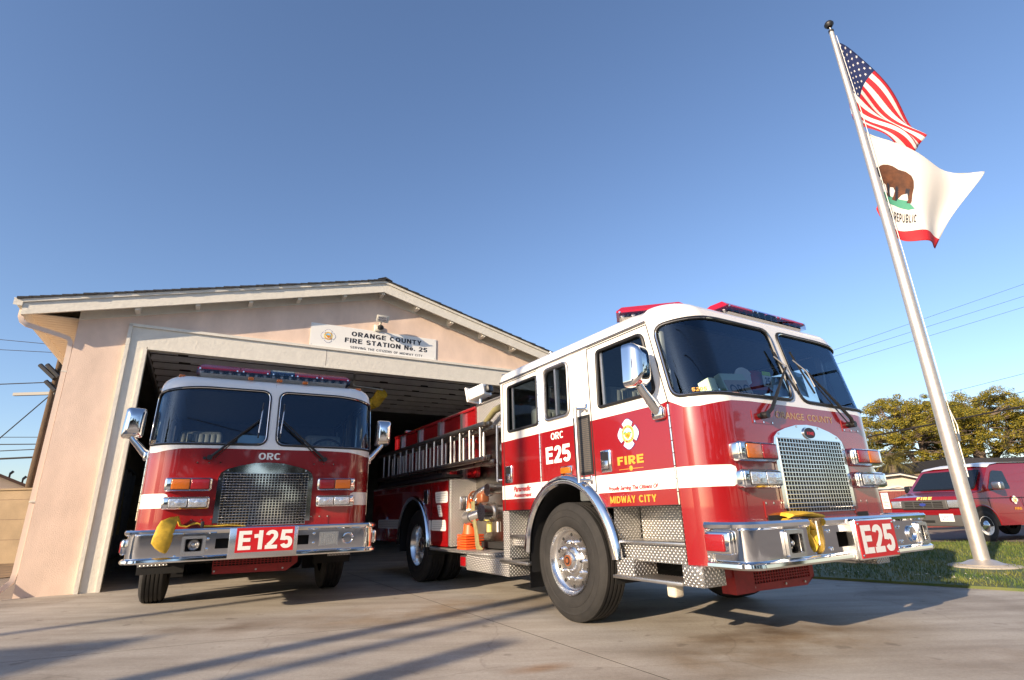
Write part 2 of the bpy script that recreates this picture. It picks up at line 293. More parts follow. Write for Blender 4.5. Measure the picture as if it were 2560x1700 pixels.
# ------------------------------------------------------------------ object helpers
def tag(o, label=None, cat=None, group=None, kind=None):
    if label: o['label'] = label
    if cat: o['category'] = cat
    if group: o['group'] = group
    if kind: o['kind'] = kind
    return o
def thing(name, label, cat, loc=(0, 0, 0), rz=0.0, group=None):
    o = bpy.data.objects.new(name, None); COL.objects.link(o); o.empty_display_size = 0.2
    o.location = loc; o.rotation_euler = (0, 0, rz)
    return tag(o, label, cat, group)
def link(name, me, parent=None):
    o = bpy.data.objects.new(name, me); COL.objects.link(o)
    if parent is not None: o.parent = parent
    return o
def ortho(d):
    d = Vector(d).normalized()
    a = Vector((0, 0, 1)) if abs(d.z) < 0.9 else Vector((1, 0, 0))
    u = d.cross(a).normalized(); return u, d.cross(u).normalized()
class MB:
    def __init__(s): s.v = []; s.f = []; s.m = []; s.sm = []; s.mats = []
    def mi(s, mt):
        if mt not in s.mats: s.mats.append(mt)
        return s.mats.index(mt)
    def add(s, vs, fs, mt, smooth=False):
        o = len(s.v); i = s.mi(mt)
        s.v += [tuple(v) for v in vs]
        for f in fs: s.f.append(tuple(k + o for k in f)); s.m.append(i); s.sm.append(smooth)
    def box(s, a, b, mt, M=None):
        x0, y0, z0 = a; x1, y1, z1 = b
        vs = [Vector(p) for p in ((x0, y0, z0), (x1, y0, z0), (x1, y1, z0), (x0, y1, z0), (x0, y0, z1), (x1, y0, z1), (x1, y1, z1), (x0, y1, z1))]
        if M: vs = [M @ v for v in vs]
        s.add(vs, [(0, 3, 2, 1), (4, 5, 6, 7), (0, 1, 5, 4), (1, 2, 6, 5), (2, 3, 7, 6), (3, 0, 4, 7)], mt)
    def rbox(s, a, b, mt, r=0.01, seg=2, M=None):
        c = [(a[i] + b[i]) / 2 for i in range(3)]; sz = [abs(b[i] - a[i]) for i in range(3)]
        bm = bmesh.new(); bmesh.ops.create_cube(bm, size=1.0)
        for v in bm.verts: v.co = Vector((v.co.x * sz[0], v.co.y * sz[1], v.co.z * sz[2]))
        bmesh.ops.bevel(bm, geom=list(bm.edges), offset=min(r, min(sz) * 0.49), segments=seg, profile=0.5, affect='EDGES')
        bm.verts.index_update()
        vs = [v.co + Vector(c) for v in bm.verts]
        if M: vs = [M @ v for v in vs]
        s.add(vs, [[v.index for v in f.verts] for f in bm.faces], mt, True); bm.free()
    def cyl(s, p0, p1, r0, mt, r1=None, seg=16, caps=True, smooth=True):
        r1 = r0 if r1 is None else r1
        p0, p1 = Vector(p0), Vector(p1); u, w2 = ortho(p1 - p0)
        vs = []
        for p, r in ((p0, r0), (p1, r1)):
            for k in range(seg):
                t = 2 * math.pi * k / seg; vs.append(p + (u * math.cos(t) + w2 * math.sin(t)) * r)
        s.add(vs, [(k, (k + 1) % seg, seg + (k + 1) % seg, seg + k) for k in range(seg)], mt, smooth)
        if caps:
            s.add(vs[:seg], [tuple(range(seg))[::-1]], mt); s.add(vs[seg:], [tuple(range(seg))], mt)
    def tube(s, path, r, mt, seg=8, closed=False, caps=True):
        path = [Vector(p) for p in path]; n = len(path); rs = r if isinstance(r, (list, tuple)) else [r] * n
        rings = []; u = None
        for i in range(n):
            a = path[(i - 1) % n] if (closed or i > 0) else path[0]; b = path[(i + 1) % n] if (closed or i < n - 1) else path[-1]
            d = (b - a)
            if d.length < 1e-9: d = Vector((0, 0, 1))
            d.normalize()
            if u is None: u, _ = ortho(d)
            u = (u - d * u.dot(d))
            if u.length < 1e-6: u, _ = ortho(d)
            u.normalize(); w2 = d.cross(u)
            rings.append([path[i] + (u * math.cos(2 * math.pi * k / seg) + w2 * math.sin(2 * math.pi * k / seg)) * rs[i] for k in range(seg)])
        vs = [v for rg in rings for v in rg]; fs = []
        for i in range(n if closed else n - 1):
            j = (i + 1) % n
            for k in range(seg): fs.append((i * seg + k, i * seg + (k + 1) % seg, j * seg + (k + 1) % seg, j * seg + k))
        s.add(vs, fs, mt, True)
        if caps and not closed:
            s.add(rings[0], [tuple(range(seg))[::-1]], mt); s.add(rings[-1], [tuple(range(seg))], mt)
    def grid(s, rows, mt, cu=False, cv=False, smooth=True):
        n, k = len(rows), len(rows[0]); vs = [p for r in rows for p in r]; fs = []
        for i in range(n if cu else n - 1):
            for j in range(k if cv else k - 1):
                fs.append((i * k + j, i * k + (j + 1) % k, ((i + 1) % n) * k + (j + 1) % k, ((i + 1) % n) * k + j))
        s.add(vs, fs, mt, smooth)
    def lathe(s, prof, c, axis, mt, seg=32, a0=0, a1=2 * math.pi):
        "prof: list of (radius, distance along axis)"
        c = Vector(c); ax = Vector(axis).normalized(); u, w2 = ortho(ax); full = abs(a1 - a0 - 2 * math.pi) < 1e-6
        rows = []
        for k in range(seg if full else seg + 1):
            t = a0 + (a1 - a0) * k / seg
            rows.append([c + ax * h + (u * math.cos(t) + w2 * math.sin(t)) * r for r, h in prof])
        s.grid(rows, mt, cu=full)
    def prism(s, poly, d, mt, o=(0, 0, 0), X=(1, 0, 0), Y=(0, 0, 1), smooth=False):
        "polygon in the plane X,Y at o, pushed by vector d"
        o, X, Y, d = Vector(o), Vector(X), Vector(Y), Vector(d)
        a = [o + X * p[0] + Y * p[1] for p in poly]; n = len(a)
        tri = mathutils.geometry.tessellate_polygon([[Vector((p[0], p[1], 0)) for p in poly]])
        s.add(a, tri, mt); s.add([v + d for v in a], [t[::-1] for t in tri], mt)
        s.add(a + [v + d for v in a], [(k, (k + 1) % n, n + (k + 1) % n, n + k) for k in range(n)], mt, smooth)
    def build(s, name, parent=None, fix=True):
        me = bpy.data.meshes.new(name); me.from_pydata(s.v, [], s.f)
        for mt in s.mats: me.materials.append(mt)
        me.polygons.foreach_set('material_index', s.m); me.polygons.foreach_set('use_smooth', s.sm)
        if fix:
            bm = bmesh.new(); bm.from_mesh(me); bmesh.ops.remove_doubles(bm, verts=bm.verts, dist=1e-5); bmesh.ops.recalc_face_normals(bm, faces=bm.faces); bm.to_mesh(me); bm.free()
            try: me.set_sharp_from_angle(angle=R(38))
            except Exception: pass
        me.update()
        return link(name, me, parent)

def text_mesh(body, bold=0.0, shear=0.0, spacing=1.0):
    cu = bpy.data.curves.new('tmp', 'FONT'); cu.body = body; cu.size = 1.0; cu.offset = bold; cu.shear = shear; cu.space_character = spacing
    cu.resolution_u = 4; cu.fill_mode = 'FRONT'
    o = bpy.data.objects.new('tmp', cu); COL.objects.link(o)
    bpy.context.view_layer.update()
    me = o.to_mesh(); vs = [(v.co.x, v.co.y) for v in me.vertices]; fs = [tuple(p.vertices) for p in me.polygons]
    o.to_mesh_clear(); bpy.data.objects.remove(o); bpy.data.curves.remove(cu)
    return vs, fs
def text_fit(body, x0, x1, y0, y1, **k):
    vs, fs = text_mesh(body, **k)
    ax, bx = min(v[0] for v in vs), max(v[0] for v in vs); ay, by = min(v[1] for v in vs), max(v[1] for v in vs)
    return [(x0 + (x1 - x0) * (v[0] - ax) / (bx - ax), y0 + (y1 - y0) * (v[1] - ay) / (by - ay)) for v in vs], fs
def text_on(mb, body, x0, x1, y0, y1, fn, mt, **k):
    vs, fs = text_fit(body, x0, x1, y0, y1, **k)
    mb.add([fn(*v) for v in vs], fs, mt)

def selps(cx, cy, rx, ry, a0, a1, n=18, e=2.35):
    o = []
    for k in range(n + 1):
        a = R(a0 + (a1 - a0) * k / n); c, q = math.cos(a), math.sin(a)
        o.append((cx + rx * math.copysign(abs(c) ** (2 / e), c), cy + ry * math.copysign(abs(q) ** (2 / e), q)))
    return o
def glyph(ch, t):
    "a bold grotesque capital or figure as strokes of width t in a box of height 1: (width, [(points, closed)])"
    h = t / 2; L = lambda *p: (list(p), False)
    if ch == 'E': w = .58; return w, [L((h, 0), (h, 1)), L((t, 1 - h), (w, 1 - h)), L((t, .52), (w * .93, .52)), L((t, h), (w, h))]
    if ch == 'F': w = .55; return w, [L((h, 0), (h, 1)), L((t, 1 - h), (w, 1 - h)), L((t, .50), (w * .9, .50))]
    if ch == 'L': w = .52; return w, [L((h, 0), (h, 1)), L((t, h), (w, h))]
    if ch == 'I': return t, [L((h, 0), (h, 1))]
    if ch == 'H': w = .66; return w, [L((h, 0), (h, 1)), L((w - h, 0), (w - h, 1)), L((t, .5), (w - t, .5))]
    if ch == 'T': w = .60; return w, [L((0, 1 - h), (w, 1 - h)), L((w / 2, 0), (w / 2, 1 - t))]
    if ch == 'N': w = .66; return w, [L((h, 0), (h, 1)), L((w - h, 0), (w - h, 1)), L((h, 1), (w - h, 0))]
    if ch == 'M': w = .82; return w, [L((h, 0), (h, 1)), L((w - h, 0), (w - h, 1)), L((h, 1), (w / 2, .1)), L((w / 2, .1), (w - h, 1))]
    if ch in 'O0': w = .72 if ch == 'O' else .56; return w, [(selps(w / 2, .5, w / 2 - h, .5 - h, 0, 345, 23), True)]
    if ch == 'o': w = .52; return w, [(selps(w / 2, .35, w / 2 - h, .35 - h, 0, 345, 23), True)]
    if ch == '.': return t, [L((h, 0), (h, t))]
    if ch == 'C': w = .68; return w, [(selps(w / 2, .5, w / 2 - h, .5 - h, 42, 318), False)]
    if ch == 'G': w = .72; return w, [(selps(w / 2, .5, w / 2 - h, .5 - h, 42, 312), False), L((w - h, .0), (w - h, .5)), L((w * .5, .5 - h), (w - t, .5 - h))]
    if ch == 'U': w = .66; return w, [([(h, 1), (h, .36)] + selps(w / 2, .36, w / 2 - h, .36 - h, 180, 360, 12) + [(w - h, 1)], False)]
    if ch in 'RPB':
        w = .64; y0 = .46; rx = w * .42 - h; st = [L((h, 0), (h, 1)), ([(t, 1 - h), (w * .5, 1 - h)] + selps(w * .5, (1 - h + y0) / 2, w * .5 - h, (1 - h - y0) / 2, 88, -88, 12) + [(t, y0)], False)]
        if ch == 'R': st.append(L((w * .48, y0 - h), (w - h * .7, 0)))
        if ch == 'B': st.append(([(w * .5, y0)] + selps(w * .5, (h + y0) / 2, w * .5 - h, (y0 - h) / 2, 88, -88, 12) + [(t, h)], False))
        return w, st
    if ch == 'D': w = .68; return w, [L((h, 0), (h, 1)), ([(t, 1 - h), (w * .42, 1 - h)] + selps(w * .42, .5, w * .58 - h, .5 - h, 88, -88, 16) + [(t, h)], False)]
    if ch == 'Y': w = .66; return w, [L((w / 2, 0), (w / 2, .44)), L((h * .9, 1), (w / 2, .40)), L((w - h * .9, 1), (w / 2, .40))]
    if ch == 'V': w = .66; return w, [L((h * .8, 1), (w / 2, .02)), L((w - h * .8, 1), (w / 2, .02))]
    if ch == 'W': w = .95; return w, [L((h * .7, 1), (w * .27, .03)), L((w * .27, .03), (w / 2, .95)), L((w / 2, .95), (w * .73, .03)), L((w * .73, .03), (w - h * .7, 1))]
    if ch == 'A': w = .70; return w, [L((h * .8, 0), (w / 2, .98)), L((w - h * .8, 0), (w / 2, .98)), L((w * .25, .27), (w * .75, .27))]
    if ch == 'K': w = .66; return w, [L((h, 0), (h, 1)), L((t, .35), (w - h, 1)), L((w * .45, .55), (w - h * .8, 0))]
    if ch == 'Z': w = .60; return w, [L((0, 1 - h), (w, 1 - h)), L((0, h), (w, h)), L((h, t * .8), (w - h, 1 - t * .8))]
    if ch == 'S': w = .62; return w, [(selps(w / 2, .75 - h / 2, w / 2 - h, .25 - h / 2, 22, 265, 14) + selps(w / 2, .25 + h / 2, w / 2 - h, .25 - h / 2, 85, -158, 14), False)]
    if ch == '1': w = .40; return w, [L((w - h, 0), (w - h, 1)), L((0, .80 - h), (w - t, .82 - h))]
    if ch == '2': w = .58; return w, [(selps(w / 2, .70, w / 2 - h, .30 - h, 172, -22, 16) + [(w * .52, .36), (h * 1.3, t * .9)], False), L((0, h), (w, h))]
    if ch == '5': w = .58; return w, [L((w * .18, 1 - h), (w * .95, 1 - h)), L((w * .24, 1), (w * .15, .44)), (selps(w / 2, .325, w / 2 - h, .325 - h, 138, -160, 18), False)]
    if ch == '7': w = .56; return w, [L((0, 1 - h), (w, 1 - h)), L((w - h, 1 - t), (w * .3, 0))]
    if ch == '9': w = .58; return w, [(selps(w / 2, .66, w / 2 - h, .34 - h, 0, 345, 20), True), L((w - h, .66), (w * .3, 0))]
    return .30, []
def block_text(body, t=.19, gap=.12):
    vs = []; fs = []; zz = []; x = 0.0; k = 0
    for ch in body:
        w, st = glyph(ch, t)
        for pts, closed in st:
            P = [Vector((p[0] + x, p[1])) for p in pts]; n = len(P); lv = []; rv = []
            for i in range(n):
                a = P[(i - 1) % n] if (closed or i > 0) else P[i]; b = P[(i + 1) % n] if (closed or i < n - 1) else P[i]
                d1 = (P[i] - a); d2 = (b - P[i]); d1 = d1.normalized() if d1.length > 1e-9 else d2.normalized(); d2 = d2.normalized() if d2.length > 1e-9 else d1
                nn = Vector((-(d1.y + d2.y), d1.x + d2.x)); nn = nn.normalized() if nn.length > 1e-6 else Vector((-d1.y, d1.x)); c = max(.5, nn.dot(Vector((-d1.y, d1.x))))
                lv.append(P[i] + nn * (t / 2 / c)); rv.append(P[i] - nn * (t / 2 / c))
            o = len(vs); vs += [tuple(v) for v in lv] + [tuple(v) for v in rv]; zz += [k % 4] * (2 * n); k += 1
            for i in range(n if closed else n - 1): j = (i + 1) % n; fs.append((o + i, o + n + i, o + n + j, o + j))
        x += w + gap
    return vs, fs, zz
def block_on(mb, body, x0, x1, y0, y1, fn, mt, t=.19, gap=.12, nrm=(0, -1, 0)):
    vs, fs, zz = block_text(body, t, gap); ax, bx = min(v[0] for v in vs), max(v[0] for v in vs); N = Vector(nrm)
    mb.add([Vector(fn(x0 + (x1 - x0) * (v[0] - ax) / (bx - ax), y0 + (y1 - y0) * v[1])) + N * (.0003 * z) for v, z in zip(vs, zz)], fs, mt)

def pip(x, y, poly):
    c = False; n = len(poly); j = n - 1
    for i in range(n):
        xi, yi = poly[i]; xj, yj = poly[j]
        if (yi > y) != (yj > y) and x < (xj - xi) * (y - yi) / (yj - yi) + xi: c = not c
        j = i
    return c
def densify(pl, step, closed):
    out = []; n = len(pl)
    for i in range(n if closed else n - 1):
        a, b = pl[i], pl[(i + 1) % n]; L = math.hypot(b[0] - a[0], b[1] - a[1]); k = max(1, int(math.ceil(L / step)))
        for q in range(k): out.append((a[0] + (b[0] - a[0]) * q / k, a[1] + (b[1] - a[1]) * q / k))
    if not closed: out.append(pl[-1])
    return out
def rpoly(pts, r, n=5):
    "polygon with rounded corners; r a number or one per corner"
    out = []; N = len(pts)
    for i in range(N):
        p = Vector(pts[i]).to_2d(); a = Vector(pts[i - 1]).to_2d() - p; b = Vector(pts[(i + 1) % N]).to_2d() - p
        rr = r[i] if isinstance(r, (list, tuple)) else r
        if rr <= 0: out.append(tuple(p)); continue
        rr = min(rr, a.length * .48, b.length * .48); a = p + a.normalized() * rr; b = p + b.normalized() * rr
        for k in range(n + 1):
            t = k / n; q = a * (1 - t) ** 2 + p * 2 * t * (1 - t) + b * t ** 2; out.append((q.x, q.y))
    return out
def sheet(outer, holes, lines, pts, fmap, classify, flip=False, step=0.05):
    "a sheet with holes: constrained triangulation in (s, t), mapped into space; returns {key: object mesh}"
    V = []; E = []
    def addp(pl, closed):
        pl = densify(pl, step, closed); o = len(V); V.extend(Vector(p) for p in pl); n = len(pl)
        for i in range(n if closed else n - 1): E.append((o + i, o + (i + 1) % n))
    addp(outer, True)
    for h in holes: addp(h, True)
    for l, cl in lines: addp(l, cl)
    for p in pts:
        if pip(p[0], p[1], outer): V.append(Vector(p))
    vo, eo, fo, *_ = delaunay_2d_cdt(V, E, [], 0, 1e-5)
    parts = {}
    for f in fo:
        cx = sum(vo[i][0] for i in f) / len(f); cy = sum(vo[i][1] for i in f) / len(f)
        if not pip(cx, cy, outer) or any(pip(cx, cy, h) for h in holes): continue
        key, mt = classify(cx, cy)
        parts.setdefault(key, []).append((f, mt))
    def nrm(p):
        e = 1e-4; a = Vector(fmap(p[0] + e, p[1])) - Vector(fmap(p[0] - e, p[1])); b = Vector(fmap(p[0], p[1] + e)) - Vector(fmap(p[0], p[1] - e))
        n = a.cross(b); n.normalize(); return -n if flip else n
    out = {}
    for key, fl in parts.items():
        idx = {}; vs = []; ns = []; fs = []; ms = []; mats = []
        for f, mt in fl:
            ff = []
            for i in f:
                if i not in idx: idx[i] = len(vs); vs.append(fmap(vo[i][0], vo[i][1])); ns.append(nrm(vo[i]))
                ff.append(idx[i])
            a, b, c = (Vector(vs[k]) for k in ff[:3])
            if (b - a).cross(c - a).dot(ns[ff[0]]) < 0: ff = ff[::-1]
            fs.append(ff); 
            if mt not in mats: mats.append(mt)
            ms.append(mats.index(mt))
        me = bpy.data.meshes.new(key); me.from_pydata([tuple(v) for v in vs], [], fs)
        for mt in mats: me.materials.append(mt)
        me.polygons.foreach_set('material_index', ms); me.polygons.foreach_set('use_smooth', [True] * len(fs)); me.update()
        try: me.normals_split_custom_set_from_vertices([tuple(n) for n in ns])
        except Exception as ex: print('normals', ex)
        out[key] = me
    return out

# ------------------------------------------------------------------ fire engine
HW, CR, ZT, RR = 1.235, 0.33, 2.492, 0.150      # half width, corner radius, top of the wall, roof edge radius
def yrake(z): return 0.2 * max(0.0, min(z, ZT + RR) - 1.78)
def cab_point(s, t, sd, off=0.0):
    "(s, t) on the unrolled half shell -> truck space; off pushes outwards"
    if t <= ZT: ins, Z = -off, t
    else:
        a = min((t - ZT) / RR, math.pi / 2); ins = RR * (1 - math.cos(a)) - off * math.cos(a); Z = ZT + (RR + off) * math.sin(a)
    yo = yrake(min(t, ZT) if t <= ZT else Z)
    if s >= CR + yo: return (sd * (HW - ins), s, Z)
    q = s - yo
    if q > CR - CR * math.pi / 2:
        th = (CR - q) / CR
        return (sd * (HW - CR + (CR - ins) * math.cos(th)), yo + CR - (CR - ins) * math.sin(th), Z)
    x = HW - CR - (CR - CR * math.pi / 2 - q)
    return (sd * x, yo + ins, Z)
SC_ = CR - CR * math.pi / 2 - (HW - CR)          # s' of the centre line
def sfront(x): return CR - CR * math.pi / 2 - (HW - CR - x)   # s' of a distance x from the centre line on the front
def shp(pl): return [(a + yrake(b), b) for a, b in pl]        # s' polygon -> s polygon
AX_Y, AX_RX, AX_RZ = 1.755, 0.655, 0.70
ARCH = [(AX_Y + AX_RX * math.cos(R(a)), 0.525 + AX_RZ * math.sin(R(a))) for a in range(-20, 201, 5)]
WIN_F = rpoly([(0.455, 1.868), (1.158, 1.868), (1.138, 2.400), (0.535, 2.400)], [.07, .04, .05, .07])
WIN_M = rpoly([(1.610, 1.875), (2.040, 1.875), (2.030, 2.425), (1.600, 2.425)], .085)
WIN_R = rpoly([(2.175, 1.868), (2.805, 1.868), (2.795, 2.400), (2.170, 2.400)], .045)
WS = rpoly([(0.275, 1.795), (0.275, 2.410), (sfront(0.80), 2.484), (sfront(0.055), 2.484), (sfront(0.055), 1.815), (sfront(0.80), 1.805)], [.09, .10, .12, .10, .10, .12])
DOOR_F = [(0.335, 0.99), (0.335, 1.774), (0.475, 2.462), (1.28, 2.462), (1.28, 0.99)]
DOOR_R = [(2.150, 0.99), (2.150, 2.462), (2.915, 2.462), (2.915, 0.99)]
BELT = [(2.975, 1.766), (0.40, 1.766), (0.335, 1.776), (0.27, 1.745), (0.20, 1.708), (0.08, 1.705), (-0.06, 1.728), (-0.19, 1.748), (-0.4, 1.757), (SC_, 1.757)]
STRIPE_END = sfront(0.955)
STRIPE = [(2.975, 1.112), (STRIPE_END + .05, 1.112), (STRIPE_END + .015, 1.125), (STRIPE_END, 1.16), (STRIPE_END, 1.216), (STRIPE_END + .015, 1.25), (STRIPE_END + .05, 1.264), (2.975, 1.264)]
OUTER = [(2.975, 0.99)] + [(2.975, ZT), (2.975, ZT + RR * math.pi / 2)]
_top = [ZT + RR * math.pi / 2]
OUTER += [(SC_ + yrake(ZT + RR), _top[0])] + [(SC_ + yrake(z), z) for z in (ZT + RR * .7, ZT, 1.78)] + [(SC_, 0.58), (0.325, 0.58), (0.325, 0.99)]
GPTS = []
for i in range(0, 30):
    z = 0.58 + i * 0.066
    for q in [0.33 - 0.0288 * k for k in range(0, 19)]: GPTS.append((q + yrake(z), z))
    for k in range(1, 8): GPTS.append((sfront(0.905 * (1 - k / 8.0)) + yrake(z), z))
for a in range(1, 8):
    t = ZT + RR * math.pi / 2 * a / 8.0; Z = ZT + RR * math.sin((t - ZT) / RR)
    for q in [0.33 - 0.0288 * k for k in range(0, 19)]: GPTS.append((q + yrake(Z), t))
    for k in range(1, 10): GPTS.append((sfront(0.905 * (1 - k / 10.0)) + yrake(Z), t))
    for k in range(1, 18): GPTS.append((0.6 + 2.36 * k / 18.0, t))
def cab_classify(s, t):
    white = pip(s, t, STRIPE)
    if not white:
        b = BELT
        for i in range(len(b) - 1):
            if b[i + 1][0] <= s <= b[i][0]:
                zz = b[i][1] + (b[i + 1][1] - b[i][1]) * (s - b[i][0]) / (b[i + 1][0] - b[i][0]); white = t > zz; break
        else: white = t > 1.757
    mt = M_WHITE if white else M_RED
    if pip(s, t, DOOR_F): return 'front_door', mt
    if pip(s, t, DOOR_R): return 'rear_door', mt
    return 'cab_body', mt
CABM = {}
for sd in (-1, 1):
    CABM[sd] = sheet(OUTER, [ARCH, WIN_F, WIN_M, WIN_R, shp(WS)], [(BELT, False), (STRIPE, False), (DOOR_F, True), (DOOR_R, True), ([(0.33 + yrake(z), z) for z in (0.6, 1.78, 2.45)], False), ([(2.975, ZT), (0.34 + yrake(ZT), ZT)], False)],
                     GPTS, lambda s, t, sd=sd: cab_point(s, t, sd), cab_classify, flip=(sd < 0), step=0.045)
def pane_mesh(poly, sd, off):
    gp = [(a, b) for a, b in GPTS if pip(a, b, poly)]
    return sheet(poly, [], [], gp, lambda s, t: cab_point(s, t, sd, off), lambda a, b: ('pane', M_GLASS), flip=(sd < 0), step=0.045)['pane']
def on_cab(sd, off=0.0): return lambda a, b: Vector(cab_point(a, b, sd, off))
def loop3(poly, sd, off=0.0, step=0.04): return [cab_point(a, b, sd, off) for a, b in densify(poly, step, True)]
def grow(poly, d):
    cx = sum(p[0] for p in poly) / len(poly); cy = sum(p[1] for p in poly) / len(poly)
    hx = max(abs(p[0] - cx) for p in poly); hy = max(abs(p[1] - cy) for p in poly)
    return [(cx + (p[0] - cx) * (hx + d) / hx, cy + (p[1] - cy) * (hy + d) / hy) for p in poly]

def side_fn(X, out):          # lettering on the image-left side of the truck: x runs towards the front
    return lambda a, b: (X - out, -a, b)

def emblem(mb, c, r, X, Y, N, letters=True):
    "fire service cross with a county seal: flat layers standing 1-2 mm proud of each other"
    c, X, Y, N = Vector(c), Vector(X), Vector(Y), Vector(N)
    def layer(poly, k, mt): 
        p = [c + X * a * r + Y * b * r + N * (0.0015 * k) for a, b in poly]
        tri = mathutils.geometry.tessellate_polygon([[Vector((a, b, 0)) for a, b in poly]]); mb.add(p, tri, mt)
    def petal(rot, g):
        pts = [(-.30 * g, .42), (-.50 * g, .70), (-.36 * g, .82), (-.16 * g, .96), (0, 1.0), (.16 * g, .96), (.36 * g, .82), (.50 * g, .70), (.30 * g, .42)]
        cs, sn = math.cos(rot), math.sin(rot); return [(a * cs - b * sn, a * sn + b * cs) for a, b in pts]
    disc = lambda q, cx=0, cy=0, sq=1.0, a0=0, a1=360: [(cx + q * math.cos(R(a)), cy + q * sq * math.sin(R(a))) for a in range(a0, a1, 12)]
    for k in range(4): layer([(a * 1.04, b * 1.04) for a, b in petal(k * math.pi / 2, 1.06)], 1, M_BLUE)
    layer(disc(.64), 1.6, M_BLUE)
    for k in range(4): layer(petal(k * math.pi / 2, 1.0), 2.2, M_LETW)
    layer(disc(.60), 3, M_YPRINT); layer(disc(.40), 4, M_LETW)
    layer(disc(.38, 0, 0, 1, 0, 181), 5, M_SKYB)
    layer([(-.38, .0), (-.37, .09), (-.2, .17), (-.05, .08), (.12, .14), (.27, .08), (.38, .08), (.38, 0)], 6, M_GREEN)
    for (a, b) in ((-.13, -.06), (.13, -.06), (0, -.17)): layer(disc(.15, a, b), 7, M_OPRINT)
    if letters:
        for body, a0, a1 in (('ORANGE COUNTY', 165, 15), ('CALIFORNIA', 205, 335)):
            n = len(body)
            for i, ch in enumerate(body):
                if ch == ' ': continue
                a = R(a0 + (a1 - a0) * i / (n - 1)); topw = a0 < 180
                ra = 0.5; ox, oy = ra * math.cos(a), ra * math.sin(a); rot = a - math.pi / 2 if topw else a + math.pi / 2
                vs, fs = text_fit(ch, -.045, .045, -.065, .065, bold=0.02)
                p = [c + X * r * (ox + q[0] * math.cos(rot) - q[1] * math.sin(rot)) + Y * r * (oy + q[0] * math.sin(rot) + q[1] * math.cos(rot)) + N * 0.009 for q in vs]
                mb.add(p, fs, M_LETR)

def build_wheel(parent, x_out, y, sd, dual=False):
    "steel-belted truck wheel: name 'wheel' with tyre, rim and hub as sub-parts"
    z = 0.525; ax = (sd, 0, 0)                    # outward
    w = bpy.data.objects.new('wheel', None); COL.objects.link(w); w.parent = parent
    c = Vector((x_out, y, z))
    def tyre(off):
        mb = MB(); W = 0.285; h = -off
        prof = [(0.293, h - W + .02), (0.34, h - W + .005), (0.42, h - W), (0.49, h - W + .012), (0.515, h - W + .03)]
        n = 4; x0 = h - W + .03; x1 = h - .03
        for k in range(n + 1):
            a = x0 + (x1 - x0) * k / (n + 1); b = x0 + (x1 - x0) * (k + 1) / (n + 1); g = .007
            prof += [(0.524, a + g), (0.525, (a + b) / 2), (0.524, b - g)]
            if k < n: prof += [(0.508, b - g), (0.508, b + g)]
        prof += [(0.515, h - .03), (0.50, h - .014), (0.485, h - .010), (0.478, h - .007), (0.462, h - .003), (0.458, h + .001), (0.452, h - .002), (0.44, h + .0), (0.400, h + .0), (0.396, h + .004), (0.390, h + .0), (0.372, h + .003), (0.345, h - .003), (0.31, h - .012), (0.293, h - .03)]
        mb.lathe(prof, c, ax, M_TYRE, 72)
        return mb.build('tyre', w)
    tyre(0.0)
    mb = MB()
    if not dual:
        mb.lathe([(.300, -.02), (.302, -.006), (.290, -.008), (.285, -.022), (.276, -.042), (.262, -.054), (.250, -.058), (.215, -.060), (.150, -.062), (.148, -.055), (.02, -.055)], c, ax, M_ALU, 64)
        mb.lathe([(.118, -.06), (.118, -.048), (.105, -.042), (.092, -.040), (.088, -.020), (.078, -.006), (.05, .0), (.0, .0)], c, ax, M_ALU, 32)
        hub0 = .0
    else:
        mb.lathe([(.300, -.02), (.302, -.008), (.290, -.010), (.280, -.04), (.262, -.075), (.258, -.15), (.250, -.20), (.215, -.215), (.16, -.20), (.15, -.18), (.02, -.18)], c, ax, M_ALU, 64)
        mb.lathe([(.11, -.19), (.11, -.07), (.09, -.055), (.0, -.055)], c, ax, M_ALU, 32); hub0 = -.055
    hb = -.057 if not dual else -.205
    for k in range(10):
        t = 2 * math.pi * (k + .5) / 10; u = Vector((0, math.cos(t), math.sin(t)))
        p = c + Vector(ax) * (hb - .003) + u * .228
        mb.cyl(p, p + Vector(ax) * .0025, .0165, M_DARK, seg=16)
        t = 2 * math.pi * k / 10; u = Vector((0, math.cos(t), math.sin(t))); p = c + Vector(ax) * (hb - .005) + u * .166
        mb.cyl(p, p + Vector(ax) * .022, .019, M_CHROME, seg=12); mb.cyl(p + Vector(ax) * .02, p + Vector(ax) * .045, .015, M_CHROME, r1=.012, seg=6)
    mb.build('rim', w)
    hc = MB(); p = c + Vector(ax) * hub0
    hc.cyl(p, p + Vector(ax) * .006, .050, M_BRONZE if not dual else M_ALU, seg=24); hc.cyl(p, p + Vector(ax) * .009, .036, M_BLACK, seg=20); hc.cyl(p, p + Vector(ax) * .012, .022, M_BRONZE, seg=18)
    hc.build('hub_cap', w)
    if dual: tyre(0.33)
    return w

